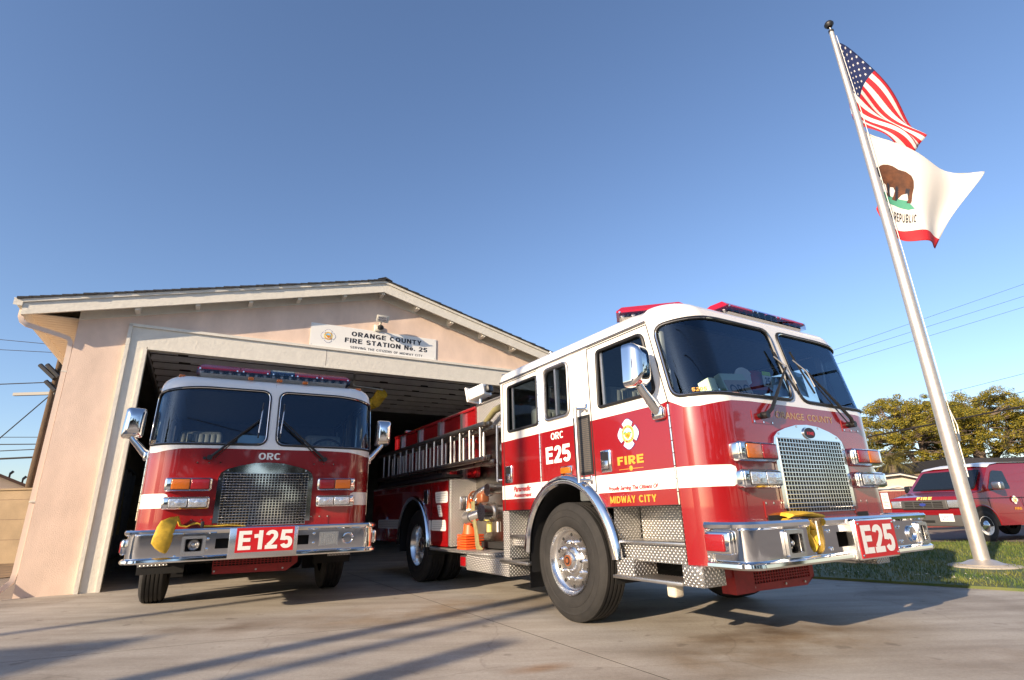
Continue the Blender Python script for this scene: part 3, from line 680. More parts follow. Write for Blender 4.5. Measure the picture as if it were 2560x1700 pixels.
def light_pair(parent, name, x0, x1, z0, z1, cols, lensname):
    "chrome housing on the front face with two square lenses"
    y0 = -0.075
    mb = MB(); mb.rbox((x0, y0, z0), (x1, 0.03, z1), M_CHROME, .028, 4)
    mb.rbox((x0 + .012, y0 - .008, z0 + .010), (x1 - .012, y0 + .03, z1 - .010), M_CHROME, .012, 3)
    h = mb.build(name, parent)
    wd = x1 - x0; inner = [x0 + .06, x0 + .06 + (wd - .085) / 2, x1 - .02] if x0 < 0 else [x0 + .02, x0 + .02 + (wd - .085) / 2, x1 - .06]
    if True:
        a, b, c = inner[0], inner[1], inner[2]
    for (p, q, mt) in ((a, b, cols[0]), (b, c, cols[1])):
        l = MB(); l.rbox((p + .004, y0 - .020, z0 + .02), (q - .004, y0 + .01, z1 - .02), mt, .010, 3)
        fr = MB()
        if mt is M_CLEAR:
            cxm = (p + q) / 2; czm = (z0 + z1) / 2
            l.lathe([(.03, .002), (.022, .006), (.0, .008)], (cxm, y0 - .019, czm), (0, -1, 0), M_CLEAR, 16)
        l.build(lensname, h)
        pts = rpoly([(p + .002, z0 + .018), (q - .002, z0 + .018), (q - .002, z1 - .018), (p + .002, z1 - .018)], .012, 3)
        fr.tube([(u, y0 - .010, v) for u, v in pts], .004, M_BLACK, 6, closed=True)
        fr.build('lens_gasket', h)
    return h

def add_mirror(parent, sd):
    mb = MB()
    M = Matrix.Translation(Vector((sd * 1.440, .42, 2.065))) @ Matrix.Rotation(sd * R(-8), 4, 'Z') @ Matrix.Scale(1.06, 4)
    # housing: a tapered rounded shell, bulging forwards
    rows = []
    for k in range(9):
        f = k / 8; yy = .07 - .15 * f; sc = 1.0 - .35 * max(0, f - .45) ** 1.5 / .55 ** 1.5
        if k == 8: sc *= .72
        ring = rpoly([(-.10 * sc, -.168 * sc), (.10 * sc, -.155 * sc), (.105 * sc, .165 * sc), (-.085 * sc, .172 * sc)], .045 * sc, 5)
        rows.append([M @ Vector((a, yy, b)) for a, b in ring])
    mb.grid(rows, M_CHROME, cv=True)
    mb.add(rows[-1], [tuple(range(len(rows[-1])))], M_CHROME, True); mb.add(rows[0], [tuple(range(len(rows[0])))], M_BLACK)
    h = mb.build('mirror', parent)
    a = MB(); a.tube([M @ Vector((0, -.0, -.15)), (sd * 1.415, .42, 1.87), (sd * 1.36, .42, 1.81), (sd * 1.30, .42, 1.74), (sd * 1.245, .42, 1.70)], [.03, .033, .036, .042, .05], M_CHROME, 12)
    a.rbox((sd * 1.29, .36, 1.64), (sd * 1.23, .48, 1.745), M_CHROME, .02, 3)
    a.build('mirror_arm', h)
    return h

def lightbar(parent, p0, p1, sections, zb, depth=.30):
    "roof lightbar from p0 to p1 (plan points); sections: list of (from, to, material)"
    a, b = Vector((p0[0], p0[1], 0)), Vector((p1[0], p1[1], 0)); d = (b - a); L = d.length; d.normalize(); n = Vector((-d.y, d.x, 0))
    P = lambda s, t, z: a + d * s + n * t + Vector((0, 0, zb + z))
    mb = MB(); base = MB()
    hd = depth / 2
    low = [(-hd, .0), (-hd, .055), (hd, .055), (hd, .0)]
    base.prism([(-hd * .5, -.04), (hd * .5, -.04), (hd * .85, .003), (-hd * .85, .003)], d * (L - .1), M_BRUSH, P(.05, 0, 0), n, (0, 0, 1))
    root = base.build('lightbar', parent)
    inn = MB(); inn.add([P(.03, hd * .2, .0), P(L - .03, hd * .2, .0), P(L - .03, -hd * .2, .05), P(.03, -hd * .2, .05)], [(0, 1, 2, 3)], M_BRUSH)
    for k in range(int(L / .10)):
        s = .06 + k * .10
        if s > L - .05: break
        c = P(s, -hd * .55, .028); inn.lathe([(.030, 0), (.018, .016), (.0, .018)], c, -n, M_BRUSH, 12)
        inn.box((-.004, -hd * .8, .0), (.004, hd * .8, .075), M_BLACK, Matrix.Translation(P(s + .05, 0, 0)) @ Matrix(((d.x, n.x, 0), (d.y, n.y, 0), (0, 0, 1))).to_4x4())
        if k % 3 == 1: inn.cyl(P(s, 0, .01), P(s, 0, .06), .022, M_AMBER, seg=10)
    inn.build('lamp_reflectors', root)
    for (s0, s1, mt) in sections:
        top = MB()
        prof = [(-hd, .045), (-hd * .98, .065), (-hd * .45, .125), (hd * .45, .125), (hd * .98, .065), (hd, .045)]
        t0, t1 = s0 * L + .004, s1 * L - .004
        i0 = .055 if s0 <= 0 else 0; i1 = .055 if s1 >= 1 else 0
        ra = [P(t0 + (i0 if z > .1 else 0), t, z) for t, z in prof]; rb = [P(t1 - (i1 if z > .1 else 0), t, z) for t, z in prof]
        top.add(ra + rb, [(k, k + 1, 7 + k, 6 + k) for k in range(5)] + [(0, 1, 2, 3, 4, 5), tuple(range(11, 5, -1))], mt)
        top.add([P(t0, -hd * .97, .048), P(t1, -hd * .97, .048), P(t1, hd * .97, .048), P(t0, hd * .97, .048)], [(0, 1, 2, 3)], mt)
        for q in (t0 + .03, t1 - .03): top.cyl(P(q, -hd, .05), P(q, -hd - .012, .05), .010, M_CHROME, seg=8)
        top.build('lightbar_dome', root)
    lowm = MB()
    lowm.add([P(0, -hd, 0), P(L, -hd, 0), P(L, -hd, .05), P(0, -hd, .05), P(0, hd, 0), P(L, hd, 0), P(L, hd, .05), P(0, hd, .05)], [(0, 1, 2, 3), (5, 4, 7, 6), (4, 0, 3, 7), (1, 5, 6, 2)], M_LBCLR)
    lowm.build('clear_lens', root)
    return root

def bumper_path(hwid, yb, yf, rc, n=8):
    "plan path of the bumper, image-left end to right end"
    pl = [(-hwid, yb)]
    for k in range(n + 1):
        a = math.pi - k * math.pi / 2 / n; pl.append((-hwid + rc + rc * math.cos(a), yf + rc - rc * math.sin(a)))
    for k in range(n + 1):
        a = math.pi / 2 - k * math.pi / 2 / n; pl.append((hwid - rc + rc * math.cos(a), yf + rc - rc * math.sin(a)))
    pl.append((hwid, yb)); return pl
def path_len(pl):
    L = [0]
    for i in range(1, len(pl)): L.append(L[-1] + math.hypot(pl[i][0] - pl[i - 1][0], pl[i][1] - pl[i - 1][1]))
    return L
def sweep_plan(mb, pl, prof, mt, s0=None, s1=None, caps=True):
    "prof: (outward, z) polygon swept along the plan path between arc lengths s0 and s1"
    L = path_len(pl); s0 = 0 if s0 is None else s0; s1 = L[-1] if s1 is None else s1
    ss = sorted(set([s0, s1] + [l for l in L if s0 < l < s1])); rows = []
    for s in ss:
        i = max(k for k in range(len(L)) if L[k] <= s + 1e-9); i = min(i, len(L) - 2)
        f = (s - L[i]) / max(1e-9, L[i + 1] - L[i]); x = pl[i][0] + (pl[i + 1][0] - pl[i][0]) * f; y = pl[i][1] + (pl[i + 1][1] - pl[i][1]) * f
        j0, j1 = max(0, i - (1 if f < 1e-6 else 0)), min(len(pl) - 1, i + 1)
        tx, ty = pl[j1][0] - pl[j0][0], pl[j1][1] - pl[j0][1]; q = math.hypot(tx, ty); nx, ny = ty / q, -tx / q   # outward
        rows.append([Vector((x + nx * o, y + ny * o, z)) for o, z in prof])
    mb.grid(rows, mt, cv=True)
    if caps:
        for r in (rows[0], rows[-1]): mb.add(r, [tuple(range(len(r)))], mt)

def fire_engine(name, label, loc, rz, kind):
    E25 = kind == 'E25'
    T = thing(name, label, 'fire engine', loc, rz, None)
    # --- cab shell and doors
    shell = {}
    for sd in (-1, 1):
        for k, me in CABM[sd].items():
            o = link(k, me, T); shell[(k, sd)] = o
    tr = MB()                                                        # roof skin, rear wall, floor, dashboard
    rim = [cab_point(s, ZT + RR * math.pi / 2, -1) for s in [2.975, 2.0, 1.0] + [0.33 + yrake(3) - 0.0288 * k for k in range(0, 19)]]
    poly = rim + [(-x, y, z) for x, y, z in rim[::-1]]
    cz = sum(p[2] for p in poly) / len(poly)
    tr.add(poly + [(0, 1.4, cz + .03)], [(i, (i + 1) % len(poly), len(poly)) for i in range(len(poly))], M_WHITE, True)
    rw = [cab_point(2.975, t, -1) for t in [0.99, 1.766]] ; rw2 = [cab_point(2.975, t, -1) for t in [1.766] + [ZT + RR * math.pi / 2 * k / 4 for k in range(5)]]
    for pts, mt in ((rw, M_RED), (rw2, M_WHITE)):
        pp = pts + [(-x, y, z) for x, y, z in pts[::-1]]; tr.add(pp, [tuple(range(len(pp)))], mt)
    tr.build('roof_skin', T)
    it = MB()
    it.box((-.73, .36, 1.00), (.73, 2.95, 1.04), M_GREYP); it.rbox((-.98, .06, 1.50), (.98, .50, 1.76), M_GREYP, .06, 3); it.box((-1.19, .32, 1.50), (1.19, .50, 1.72), M_GREYP)
    it.rbox((-.5, .55, 1.05), (.5, 1.9, 1.55), M_GREYP, .08, 3)
    it.box((-1.19, .45, 2.50), (1.19, 2.95, 2.53), M_GREYP); it.box((-1.2, 2.90, 1.00), (1.2, 2.94, 2.5), M_GREYP)
    for sd in (-1, 1):
        it.rbox((sd * 1.2, 1.30, 1.05), (sd * 1.16, 1.58, 2.5), M_GREYP, .02); it.rbox((sd * 1.15, .36, 1.75), (sd * 1.2, .42, 2.45), M_SEAT, .01)
    it.build('cab_interior', T)
    for sx, y in ((-.78, 1.05), (.78, 1.05), (-.8, 2.3), (.8, 2.3)):
        st = MB(); st.rbox((sx - .25, y - .28, 1.30), (sx + .25, y + .25, 1.45), M_SEAT, .05, 3); st.rbox((sx - .25, y + .18, 1.42), (sx + .25, y + .32, 2.12), M_SEAT, .05, 3)
        for k in range(7): st.rbox((sx - .24 + k * .07, y + .165, 1.5), (sx - .185 + k * .07, y + .20, 2.08), M_SEAT, .012, 2)
        st.build('seat', T)
    sw = MB(); sw.lathe([(.21 + .016 * math.cos(a * math.pi / 4), .016 * math.sin(a * math.pi / 4)) for a in range(9)], (.72, .58, 1.80), (0, .75, .66), M_BLACK, 32)
    sw.cyl((.72, .58, 1.80), (.72, .38, 1.55), .03, M_BLACK); sw.cyl((.52, .58, 1.80), (.92, .58, 1.80), .012, M_BLACK); sw.build('steering_wheel', T)
    # --- glass, gaskets, door furniture
    for sd in (-1, 1):
        pw = link('windshield', pane_mesh(shp(WS), sd, -.006), T)
        g = MB(); g.tube(loop3(shp(WS), sd, .0), .017, M_BLACK, 8, closed=True)
        g.tube(loop3(shp(grow(WS, -.005)), sd, .011), .0055, M_CHROME, 6, closed=True); g.build('windshield_gasket', pw)
        for par, poly, nm in ((shell[('front_door', sd)], WIN_F, 'window'), (T, WIN_M, 'crew_window'), (shell[('rear_door', sd)], WIN_R, 'window')):
            me = pane_mesh(poly, sd, -.02); me.materials.clear(); me.materials.append(M_GLASS2)
            wn_ = link(nm, me, par)
            if par is not T or True:
                g = MB(); g.tube(loop3(poly, sd, .001), .017, M_BLACK if poly is not WIN_M else M_BRUSH, 8, closed=True)
                if poly is WIN_M: g.tube(loop3(grow(poly, -.022), sd, -.006), .012, M_BLACK, 6, closed=True)
                if poly is WIN_F: g.box((sd * 1.222, 1.085, 1.88), (sd * 1.205, 1.115, 2.39), M_BRUSH)
                if poly is WIN_M: g.box((sd * 1.236, 1.812, 1.88), (sd * 1.205, 1.842, 2.42), M_BRUSH)
                if poly is WIN_R: g.box((sd * 1.222, 2.70, 1.88), (sd * 1.205, 2.73, 2.39), M_BRUSH)
                g.build('window_frame', wn_)
        fd, rd = shell[('front_door', sd)], shell[('rear_door', sd)]
        for d, poly in ((fd, DOOR_F), (rd, DOOR_R)):
            g = MB(); xx = sd * (HW + .0005)
            pts = [p for p in densify(poly, .05, True) if not pip(p[0], p[1], ARCH)]
            segs = []; cur = []
            for a, b in zip(pts, pts[1:] + pts[:1]):
                if math.hypot(a[0] - b[0], a[1] - b[1]) < .12: g.tube([(xx, a[0], a[1]), (xx, b[0], b[1])], .0055, M_DARK, 5, caps=False)
            g.build('door_seam', d)
        hb = MB(); x0 = sd * (HW + .004)
        for k in range(8):
            z = .995 + k * .095; hb.cyl((x0, .333, z), (x0, .333, z + .088), .011, M_CHROME, seg=10)
        hb.build('hinge', fd)
        hb = MB()
        for k in range(9):
            z = 1.17 + k * .145; hb.cyl((x0, 2.150, z), (x0, 2.150, min(z + .138, 2.46)), .010, M_CHROME, seg=10)
        hb.build('hinge', rd)
        for d, y0, y1, z0, z1 in ((fd, 1.045, 1.185, 1.285, 1.48), (rd, 2.735, 2.885, 1.288, 1.482)):
            hm = MB(); hm.rbox((sd * (HW - .01), y0, z0), (sd * (HW + .016), y1, z1), M_CHROME, .012, 3)
            hm.box((sd * (HW + .0165), y0 + .025, z0 + .02), (sd * (HW + .018), y1 - .025, z1 - .02), M_BLACK); hm.rbox((sd * (HW + .015), y0 + .03, z0 + .028), (sd * (HW + .026), y1 - .03, z0 + .10), M_ALU, .006)
            hm.build('handle', d)
        # drip rail
        dr = MB(); dr.tube([(sd * (HW + .006), .47, 2.488), (sd * (HW + .006), 2.975, 2.488)], .012, M_BRUSH, 8); dr.build('drip_rail', T)
        # fender ring and wheel-well liner
        fb = MB(); rows = []
        for k in range(45):
            a = R(4 + 172 * k / 44); row = []
            for o, xo in ((-.012, .0), (-.015, .028), (.0, .048), (.03, .056), (.062, .046), (.085, .018), (.088, -.004)):
                row.append(Vector((sd * (HW + xo), AX_Y + (AX_RX + o) * math.cos(a), .525 + (AX_RZ + o) * math.sin(a))))
            rows.append(row)
        fb.grid(rows, M_CHROME); fb.build('fender', T)
        lb = MB(); rows = [[Vector((sd * x, AX_Y + (AX_RX - .004) * math.cos(R(a)), .525 + (AX_RZ - .004) * math.sin(R(a)))) for x in (HW, .75)] for a in range(-12, 193, 6)]
        lb.grid(rows, M_DARK); lb.box((sd * .75, 1.05, .5), (sd * .74, 2.5, 1.3), M_DARK); lb.build('wheel_well', T)
        # steps
        X = sd * HW; xi = sd * .93; xr = sd * .98
        sm = MB()
        sm.add([(xi, .335, .59), (xi, 1.07, .59), (xi, 1.07, .99), (xi, .335, .99)], [(0, 1, 2, 3)], M_PLATE)
        sm.add([(X, 1.09, .47), (xi, 1.09, .47), (xi, 1.075, .99), (X, 1.075, .99)], [(0, 1, 2, 3)], M_PLATE)
        sm.add([(X, .334, .58), (xi, .334, .58), (xi, .334, .99), (X, .334, .99)], [(0, 1, 2, 3)], M_PLATE)
        sm.add([(X, .33, .992), (X, 1.08, .992), (xi, 1.08, .992), (xi, .33, .992)], [(0, 1, 2, 3)], M_GREYP)
        if E25: sm.box((X, .885, .46), (X - sd * .25, 1.09, .59), M_PLATE)
        sm.build('step_well', T)
        sm = MB(); sm.rbox((X, .336, .705), (xi, 1.075, .727), M_BRUSH, .005)
        sm.add([(X - sd * .06, .336, .59), (X - sd * .06, 1.075, .59), (X - sd * .06, 1.075, .705), (X - sd * .06, .336, .705)], [(0, 1, 2, 3)], M_PLATE)
        sm.box((X - sd * .065, .336, .57), (xi, 1.08, .59), M_PLATE); sm.build('cab_step', T)
        if E25:
            sm = MB(); sm.rbox((X + sd * .045, .36, .437), (X - sd * .22, 1.10, .462), M_BRUSH, .004)
            for k in range(24): sm.box((X + sd * .04, .375 + k * .03, .461), (X - sd * .21, .385 + k * .03, .466), M_BRUSH)
            sm.rbox((X + sd * .03, .175, .44), (X - sd * .2, .36, .578), M_PLATE, .006); sm.build('lower_step', T)
        sm = MB(); sm.add([(xr, 2.40, .60), (xr, 2.83, .60), (xr, 2.83, .99), (xr, 2.40, .99)], [(0, 1, 2, 3)], M_PLATE)
        sm.box((X, 2.83, .49), (xr, 2.975, .99), M_PLATE); sm.build('rear_step_well', T)
        sm = MB(); sm.rbox((X, 2.40, .705), (xr, 2.83, .735), M_BRUSH, .005)
        sm.add([(X - sd * .05, 2.45, .62), (X - sd * .05, 2.83, .62), (X - sd * .05, 2.83, .705), (X - sd * .05, 2.45, .705)], [(0, 1, 2, 3)], M_PLATE); sm.build('cab_step', T)
        if E25: sm = MB(); sm.rbox((X + sd * .04, 2.42, .445), (X - sd * .22, 3.0, .475), M_BRUSH, .004); sm.build('lower_step', T)
        # perforated grab panel, handrail, marker
        pv = MB(); pv.box((sd * HW, 1.30, 1.282), (sd * (HW + .006), 1.555, 1.832), M_BLACK); pv.box((sd * (HW + .0062), 1.325, 1.31), (sd * (HW + .008), 1.53, 1.80), M_PERF); pv.build('vent_panel', T)
        hr = MB(); hr.tube([(sd * (HW + .075), 1.425, 1.215), (sd * (HW + .075), 1.42, 1.915)], .019, M_BRUSH, 12)
        for z in (1.235, 1.895): hr.cyl((sd * HW, 1.36, z), (sd * (HW + .075), 1.42, z), .014, M_CHROME); hr.rbox((sd * HW, 1.315, z - .04), (sd * (HW + .012), 1.35, z + .04), M_CHROME, .005)
        hr.build('handrail', T)
        mk = MB(); mk.rbox((sd * HW, 1.615, 1.305), (sd * (HW + .012), 1.80, 1.388), M_CHROME, .01); mk.rbox((sd * (HW + .01), 1.63, 1.318), (sd * (HW + .026), 1.785, 1.376), M_AMBER, .01, 3); mk.build('side_marker', T)
        add_mirror(T, sd)
        build_wheel(T, sd * 1.215, 1.80, sd)
    # under step lamp
    if E25: ul = MB(); ul.rbox((-1.19, .52, .335), (-1.09, .61, .436), M_SOFFIT, .02, 3); ul.build('step_lamp', T)
    # --- cab lettering
    def letters(fn): q = MB(); fn(q); q.build('lettering', T, fix=False)
    if E25:
        f = side_fn(-HW, .0025); Y = lambda u: -(u + .56); SN = (-1, 0, 0)
        letters(lambda q: block_on(q, 'ORC', Y(1.387), Y(1.175), 1.668, 1.738, f, M_LETW, .17, .10, SN))
        letters(lambda q: block_on(q, 'E25', Y(1.492), Y(1.072), 1.432, 1.602, f, M_LETW, .21, .09, SN))
        letters(lambda q: block_on(q, 'FIRE', Y(.412), Y(.098), 1.330, 1.400, f, M_GOLD, .22, .12, SN))
        letters(lambda q: text_on(q, 'Proudly Serving The Citizens Of', Y(.558), Y(-.033), 1.116, 1.160, f, M_LETR, shear=.3, bold=.035))
        letters(lambda q: block_on(q, 'MIDWAY', Y(.545), Y(.235), 1.022, 1.078, f, M_GOLD, .18, .11, SN)); letters(lambda q: block_on(q, 'CITY', Y(.195), Y(.0), 1.022, 1.078, f, M_GOLD, .18, .11, SN))
        letters(lambda q: text_on(q, 'Paramedic', Y(2.16), Y(1.80), 1.187, 1.245, f, M_LETR, shear=.3, bold=.035))
        letters(lambda q: text_on(q, 'Assessment', Y(2.16), Y(1.79), 1.128, 1.172, f, M_LETR, shear=.3, bold=.035))
        letters(lambda q: text_on(q, 'ORANGE', -.375, .02, 1.645, 1.702, lambda a, b: (a, -.0025, b), M_GOLDD, bold=.008)); letters(lambda q: text_on(q, 'COUNTY', .07, .46, 1.645, 1.702, lambda a, b: (a, -.0025, b), M_GOLDD, bold=.008))
        letters(lambda q: block_on(q, '5205', 0, 1, 0, 1, lambda a, b: cab_point(.115 - .11 * a + yrake(1.84), 1.818 + .030 * b, -1, .008), M_GOLD, .19, .1))
        lt = MB(); lt.box((-HW - .0025, -Y(.40), 1.291), (-HW - .001, -Y(.11), 1.295), M_GOLD)
        lt.lathe([(.022, 0), (.016, .002), (.0, .002)], (-HW - .001, -Y(.255), 1.297), (-1, 0, 0), M_GOLD, 8); lt.build('gold_ornament', T)
        em = MB(); emblem(em, (-HW - .001, .56 + .25, 1.580), .128, (0, -1, 0), (0, 0, 1), (-1, 0, 0)); em.build('emblem', T)
    else:
        letters(lambda q: block_on(q, 'ORC', -.118, .115, 1.640, 1.718, lambda a, b: (a, -.0025, b), M_LETW, .19, .10))
        letters(lambda q: block_on(q, '5122', 0, 1, 0, 1, lambda a, b: cab_point(.215 - .11 * a + yrake(1.84), 1.818 + .030 * b, -1, .008), M_GOLDD, .17, .1))
    # --- grille
    gm = MB(); bw = .505
    sh_ = [(-bw, .945), (-bw, 1.43), (-.485, 1.485), (-.43, 1.525), (-.32, 1.56), (-.16, 1.595), (0, 1.605), (.16, 1.595), (.32, 1.56), (.43, 1.525), (.485, 1.485), (bw, 1.43), (bw, .945)]
    gw, gz0, gz1 = .450, .915, 1.478
    inner = [(gw, gz0), (gw, gz1), (-gw, gz1), (-gw, gz0)]
    # surround: left, right and arched top plates
    gm.prism([(-bw, .945), (-gw, .945), (-gw, 1.478), (-bw, 1.43)], (0, -.02, 0), M_CHROME, (0, -.004, 0))
    gm.prism([(gw, .945), (bw, .945), (bw, 1.43), (gw, 1.478)], (0, -.02, 0), M_CHROME, (0, -.004, 0))
    gm.prism([(-bw + .001, 1.431)] + sh_[2:11] + [(bw - .001, 1.431), (gw, 1.4785), (-gw, 1.4785)], (0, -.0215, 0), M_CHROME, (0, -.004, 0))
    for (a, b) in sh_[1:12:2]: gm.cyl((a * .97, -.025, b - .012), (a * .97, -.031, b - .012), .009, M_ALU, seg=8)
    gr = gm.build('grille_surround', T)
    mm = MB(); cols, rws = (23, 17) if E25 else (27, 19)
    mm.add([(-gw, -.003, gz0), (gw, -.003, gz0), (gw, -.003, gz1), (-gw, -.003, gz1)], [(0, 1, 2, 3)], M_DARK)
    for k in range(cols + 1):
        x = -gw + 2 * gw * k / cols; mm.box((x - .0042, -.028, gz0), (x + .0042, -.022, gz1), M_CHROME)
    for k in range(rws + 1):
        z = gz0 + (gz1 - gz0) * k / rws; mm.rbox((-gw - .006, -.0335, z - .0050), (gw + .006, -.023, z + .0050), M_CHROME, .003, 1)
    mm.build('grille_mesh', gr)
    if E25:
        bd = MB(); ov = lambda q, sq: [(q * math.cos(R(a)), 1.535 + q * sq * math.sin(R(a))) for a in range(0, 360, 15)]
        bd.prism(ov(.082, .62), (0, -.010, 0), M_CHROME, (0, -.026, 0)); bd.prism(ov(.073, .60), (0, -.004, 0), M_LETK, (0, -.0365, 0))
        text_on(bd, 'KME', -.05, .05, 1.518, 1.545, lambda a, b: (a, -.0425, b), M_LETR, bold=.03)
        bd.build('badge', gr)
    # --- lamps
    xo = 1.005
    for sd in (-1, 1):
        a, b = sorted((sd * 1.005, sd * .555))
        c1 = (M_AMBER, M_REDL) if sd < 0 else (M_REDL, M_AMBER)
        light_pair(T, 'signal_light', a, b, 1.283, 1.430, c1, 'lens')
        light_pair(T, 'headlight', a, b, 1.095, 1.228, (M_CLEAR, M_CLEAR), 'lens')
        # access plates below
        ap = MB(); x0, x1 = sorted((sd * .51, sd * .72)); ap.box((x0, -.006, .885), (x1, .002, 1.0), M_RED)
        for x in (x0 + .012, (x0 + x1) / 2, x1 - .012): ap.cyl((x, -.006, .988), (x, -.012, .988), .008, M_CHROME, seg=8)
        ap.box((sd * .53, -.007, .86), (sd * .70, -.001, .90), M_DARK); ap.build('access_plate', T)
        # wiper
        wm = MB(); bx = sd * .72 if sd > 0 else -.56; bx = .72 if sd > 0 else -.56
        tipx = .22 if sd > 0 else -.06
        if not E25: bx, tipx = (.62, .10) if sd > 0 else (-.62, -.14)
        yb = lambda z: yrake(z) - .05
        wm.tube([(bx, -.04, 1.65), (bx + (tipx - bx) * .12, -.06, 1.70), (tipx, yb(2.12), 2.12)], [.018, .016, .009], M_BLACK, 8)
        wm.tube([(bx - .05 * sd, -.03, 1.648), (tipx - .015, yb(2.10) + .005, 2.10)], .006, M_BLACK, 6)
        wm.cyl((bx, .0, 1.65), (bx, -.06, 1.65), .028, M_BLACK); wm.cyl((bx - .05, -.005, 1.645), (bx - .05, -.03, 1.645), .016, M_BLACK)
        wa = MB(); dxx = .04 if E25 else -.0
        p0, p1 = (tipx - .05 - dxx, yb(2.29) + .022, 2.29), (tipx + .03 + dxx * .3, yb(1.90) + .022, 1.90)
        if not E25: p0, p1 = (tipx + .012, yb(2.36) + .022, 2.33), (tipx - .01, yb(1.90) + .022, 1.89)
        wa.tube([p0, p1], .009, M_BLACK, 6); wa.tube([(p0[0], p0[1] - .012, p0[2] - .08), (tipx, yb(2.1) - .008, 2.10), (p1[0], p1[1] - .012, p1[2] + .06)], .007, M_BRUSH, 6)
        wo_ = wm.build('wiper', T); wa.build('wiper_blade', wo_)
        pl_ = MB(); pl_.box((bx - .13, -.004, 1.585), (bx + .13, .001, 1.685), M_RED)
        for x in (-.115, 0, .115): pl_.cyl((bx + x, -.004, 1.597), (bx + x, -.009, 1.597), .008, M_CHROME, seg=8)
        pl_.build('wiper_plate', T)
    # --- roof lamps
    if E25:
        lightbar(T, (-.335, .46), (.925, .46), [(0, .33, M_LBRED), (.33, .62, M_LBCLR), (.62, 1, M_LBRED)], 2.70)
        lightbar(T, (-1.07, 1.00), (-.60, .56), [(0, 1, M_LBRED)], 2.68, .26)
    else:
        lightbar(T, (-.90, .42), (.92, .42), [(0, .26, M_LBRED), (.26, .45, M_LBRED), (.45, .61, M_LBCLR), (.61, .78, M_LBRED), (.78, 1, M_LBRED)], 2.69)
    for x, y, zz in (((-.96, .37, 2.622),) if E25 else ((-1.04, .30, 2.61), (-.30, .22, 2.628), (.03, .22, 2.628), (.34, .22, 2.628), (1.04, .30, 2.61))):
        cl = MB(); cl.rbox((x - .036, y - .026, zz), (x + .036, y + .026, zz + .042), M_AMBER, .016, 3); cl.build('clearance_lamp', T)
    # --- bumper
    pl = bumper_path(1.24, .115, -.21, .10 if E25 else .13); L = path_len(pl)[-1]; mid = L / 2
    bp = MB()
    lo, hi = (.575, .873) if E25 else (.578, .90)
    xs = lambda x: mid + x
    face = []
    rimT = [(0, hi - .052), (.012, hi - .055), (.030, hi - .040), (.034, hi - .018), (.022, hi - .002), (0, hi), (-.012, hi - .006), (-.012, hi - .05)]
    rimB = [(0, lo + .052), (.016, lo + .050), (.036, lo + .034), (.038, lo + .014), (.024, lo + .0), (0, lo - .002), (-.012, lo + .004), (-.012, lo + .05)]
    gap = (xs(-.585), xs(-.385)) if E25 else None
    if E25:
        sweep_plan(bp, pl, rimT, M_CHROME, 0, gap[0]); sweep_plan(bp, pl, rimT, M_CHROME, gap[1], L)
    else: sweep_plan(bp, pl, rimT, M_CHROME)
    sweep_plan(bp, pl, rimB, M_CHROME)
    LL = path_len(pl)
    def bump_point(s, z):
        i = max(k for k in range(len(LL)) if LL[k] <= s + 1e-9); i = max(0, min(i, len(LL) - 2)); f = (s - LL[i]) / (LL[i + 1] - LL[i])
        return (pl[i][0] + (pl[i + 1][0] - pl[i][0]) * f, pl[i][1] + (pl[i + 1][1] - pl[i][1]) * f, z)
    of = [(0.001, lo + .045), (L - .001, lo + .045), (L - .001, hi - .045)]
    if E25: of += [(gap[1], hi - .045)] + [(mid - .485 + .10 * math.cos(R(a)), .715 + (.085) * math.sin(R(a))) for a in range(0, -181, -15)] + [(gap[0], hi - .045)]
    of += [(.001, hi - .045)]
    holes = []
    rect = lambda x0, x1, z0, z1, r=.012: rpoly([(xs(x0), z0), (xs(x1), z0), (xs(x1), z1), (xs(x0), z1)], r, 3)
    if E25: holes += [rect(-.865 + .03, -.665 - .03, .655, .785), rect(1.015 + .03, 1.165 - .03, .65, .775), rect(.50, .61, .665, .77, .004), rect(-.22, -.03, .665, .77, .004)]
    else: holes += [rect(-.72, -.57, .675, .795), rect(-.445, -.31, .69, .79, .004), rect(.36, .49, .69, .79, .004)]
    me = sheet(of, holes, [], [(l, z) for l in LL for z in (.65, .70, .75, .8)], bump_point, lambda a, b: ('f', M_CHROME), step=.04)['f']
    bo = bp.build('bumper', T)
    link('bumper_face', me, bo)
    bk = MB()
    deck = [(x, y + (.012 if True else 0)) for x, y in pl]
    bk.prism([(x * .985, y + .02) for x, y in pl] , (0, 0, -.012), M_PLATE, (0, 0, hi - .008), (1, 0, 0), (0, 1, 0)) if not E25 else None
    if E25:
        n = len(pl) // 2
        left = [(x * .985, y + .02) for x, y in pl if x < -.59] + [(-.59, -.19), (-.59, .1)]
        rgt = [(-.38, .1), (-.38, -.19)] + [(x * .985, y + .02) for x, y in pl if x > -.38]
        for q in (left, rgt): bk.prism(q, (0, 0, -.012), M_PLATE, (0, 0, hi - .008), (1, 0, 0), (0, 1, 0))
        bk.box((-.59, -.17, .64), (-.575, .1, hi - .02), M_ALU); bk.box((-.395, -.17, .64), (-.38, .1, hi - .02), M_ALU); bk.box((-.59, -.17, .63), (-.38, .1, .64), M_ALU)
        for k in range(13):
            a = R(-180 + 15 * k)
        rows = [[Vector((-.485 + .10 * math.cos(R(a)), yy, .715 + .085 * math.sin(R(a)))) for yy in (-.21, -.12)] for a in range(0, -181, -15)]
        bk.grid(rows, M_ALU); bk.add([(-.385, -.21, .715), (-.385, -.12, .715), (-.385, -.12, hi), (-.385, -.21, hi)], [(0, 1, 2, 3)], M_ALU); bk.add([(-.585, -.21, .715), (-.585, -.12, .715), (-.585, -.12, hi), (-.585, -.21, hi)], [(0, 1, 2, 3)], M_ALU)
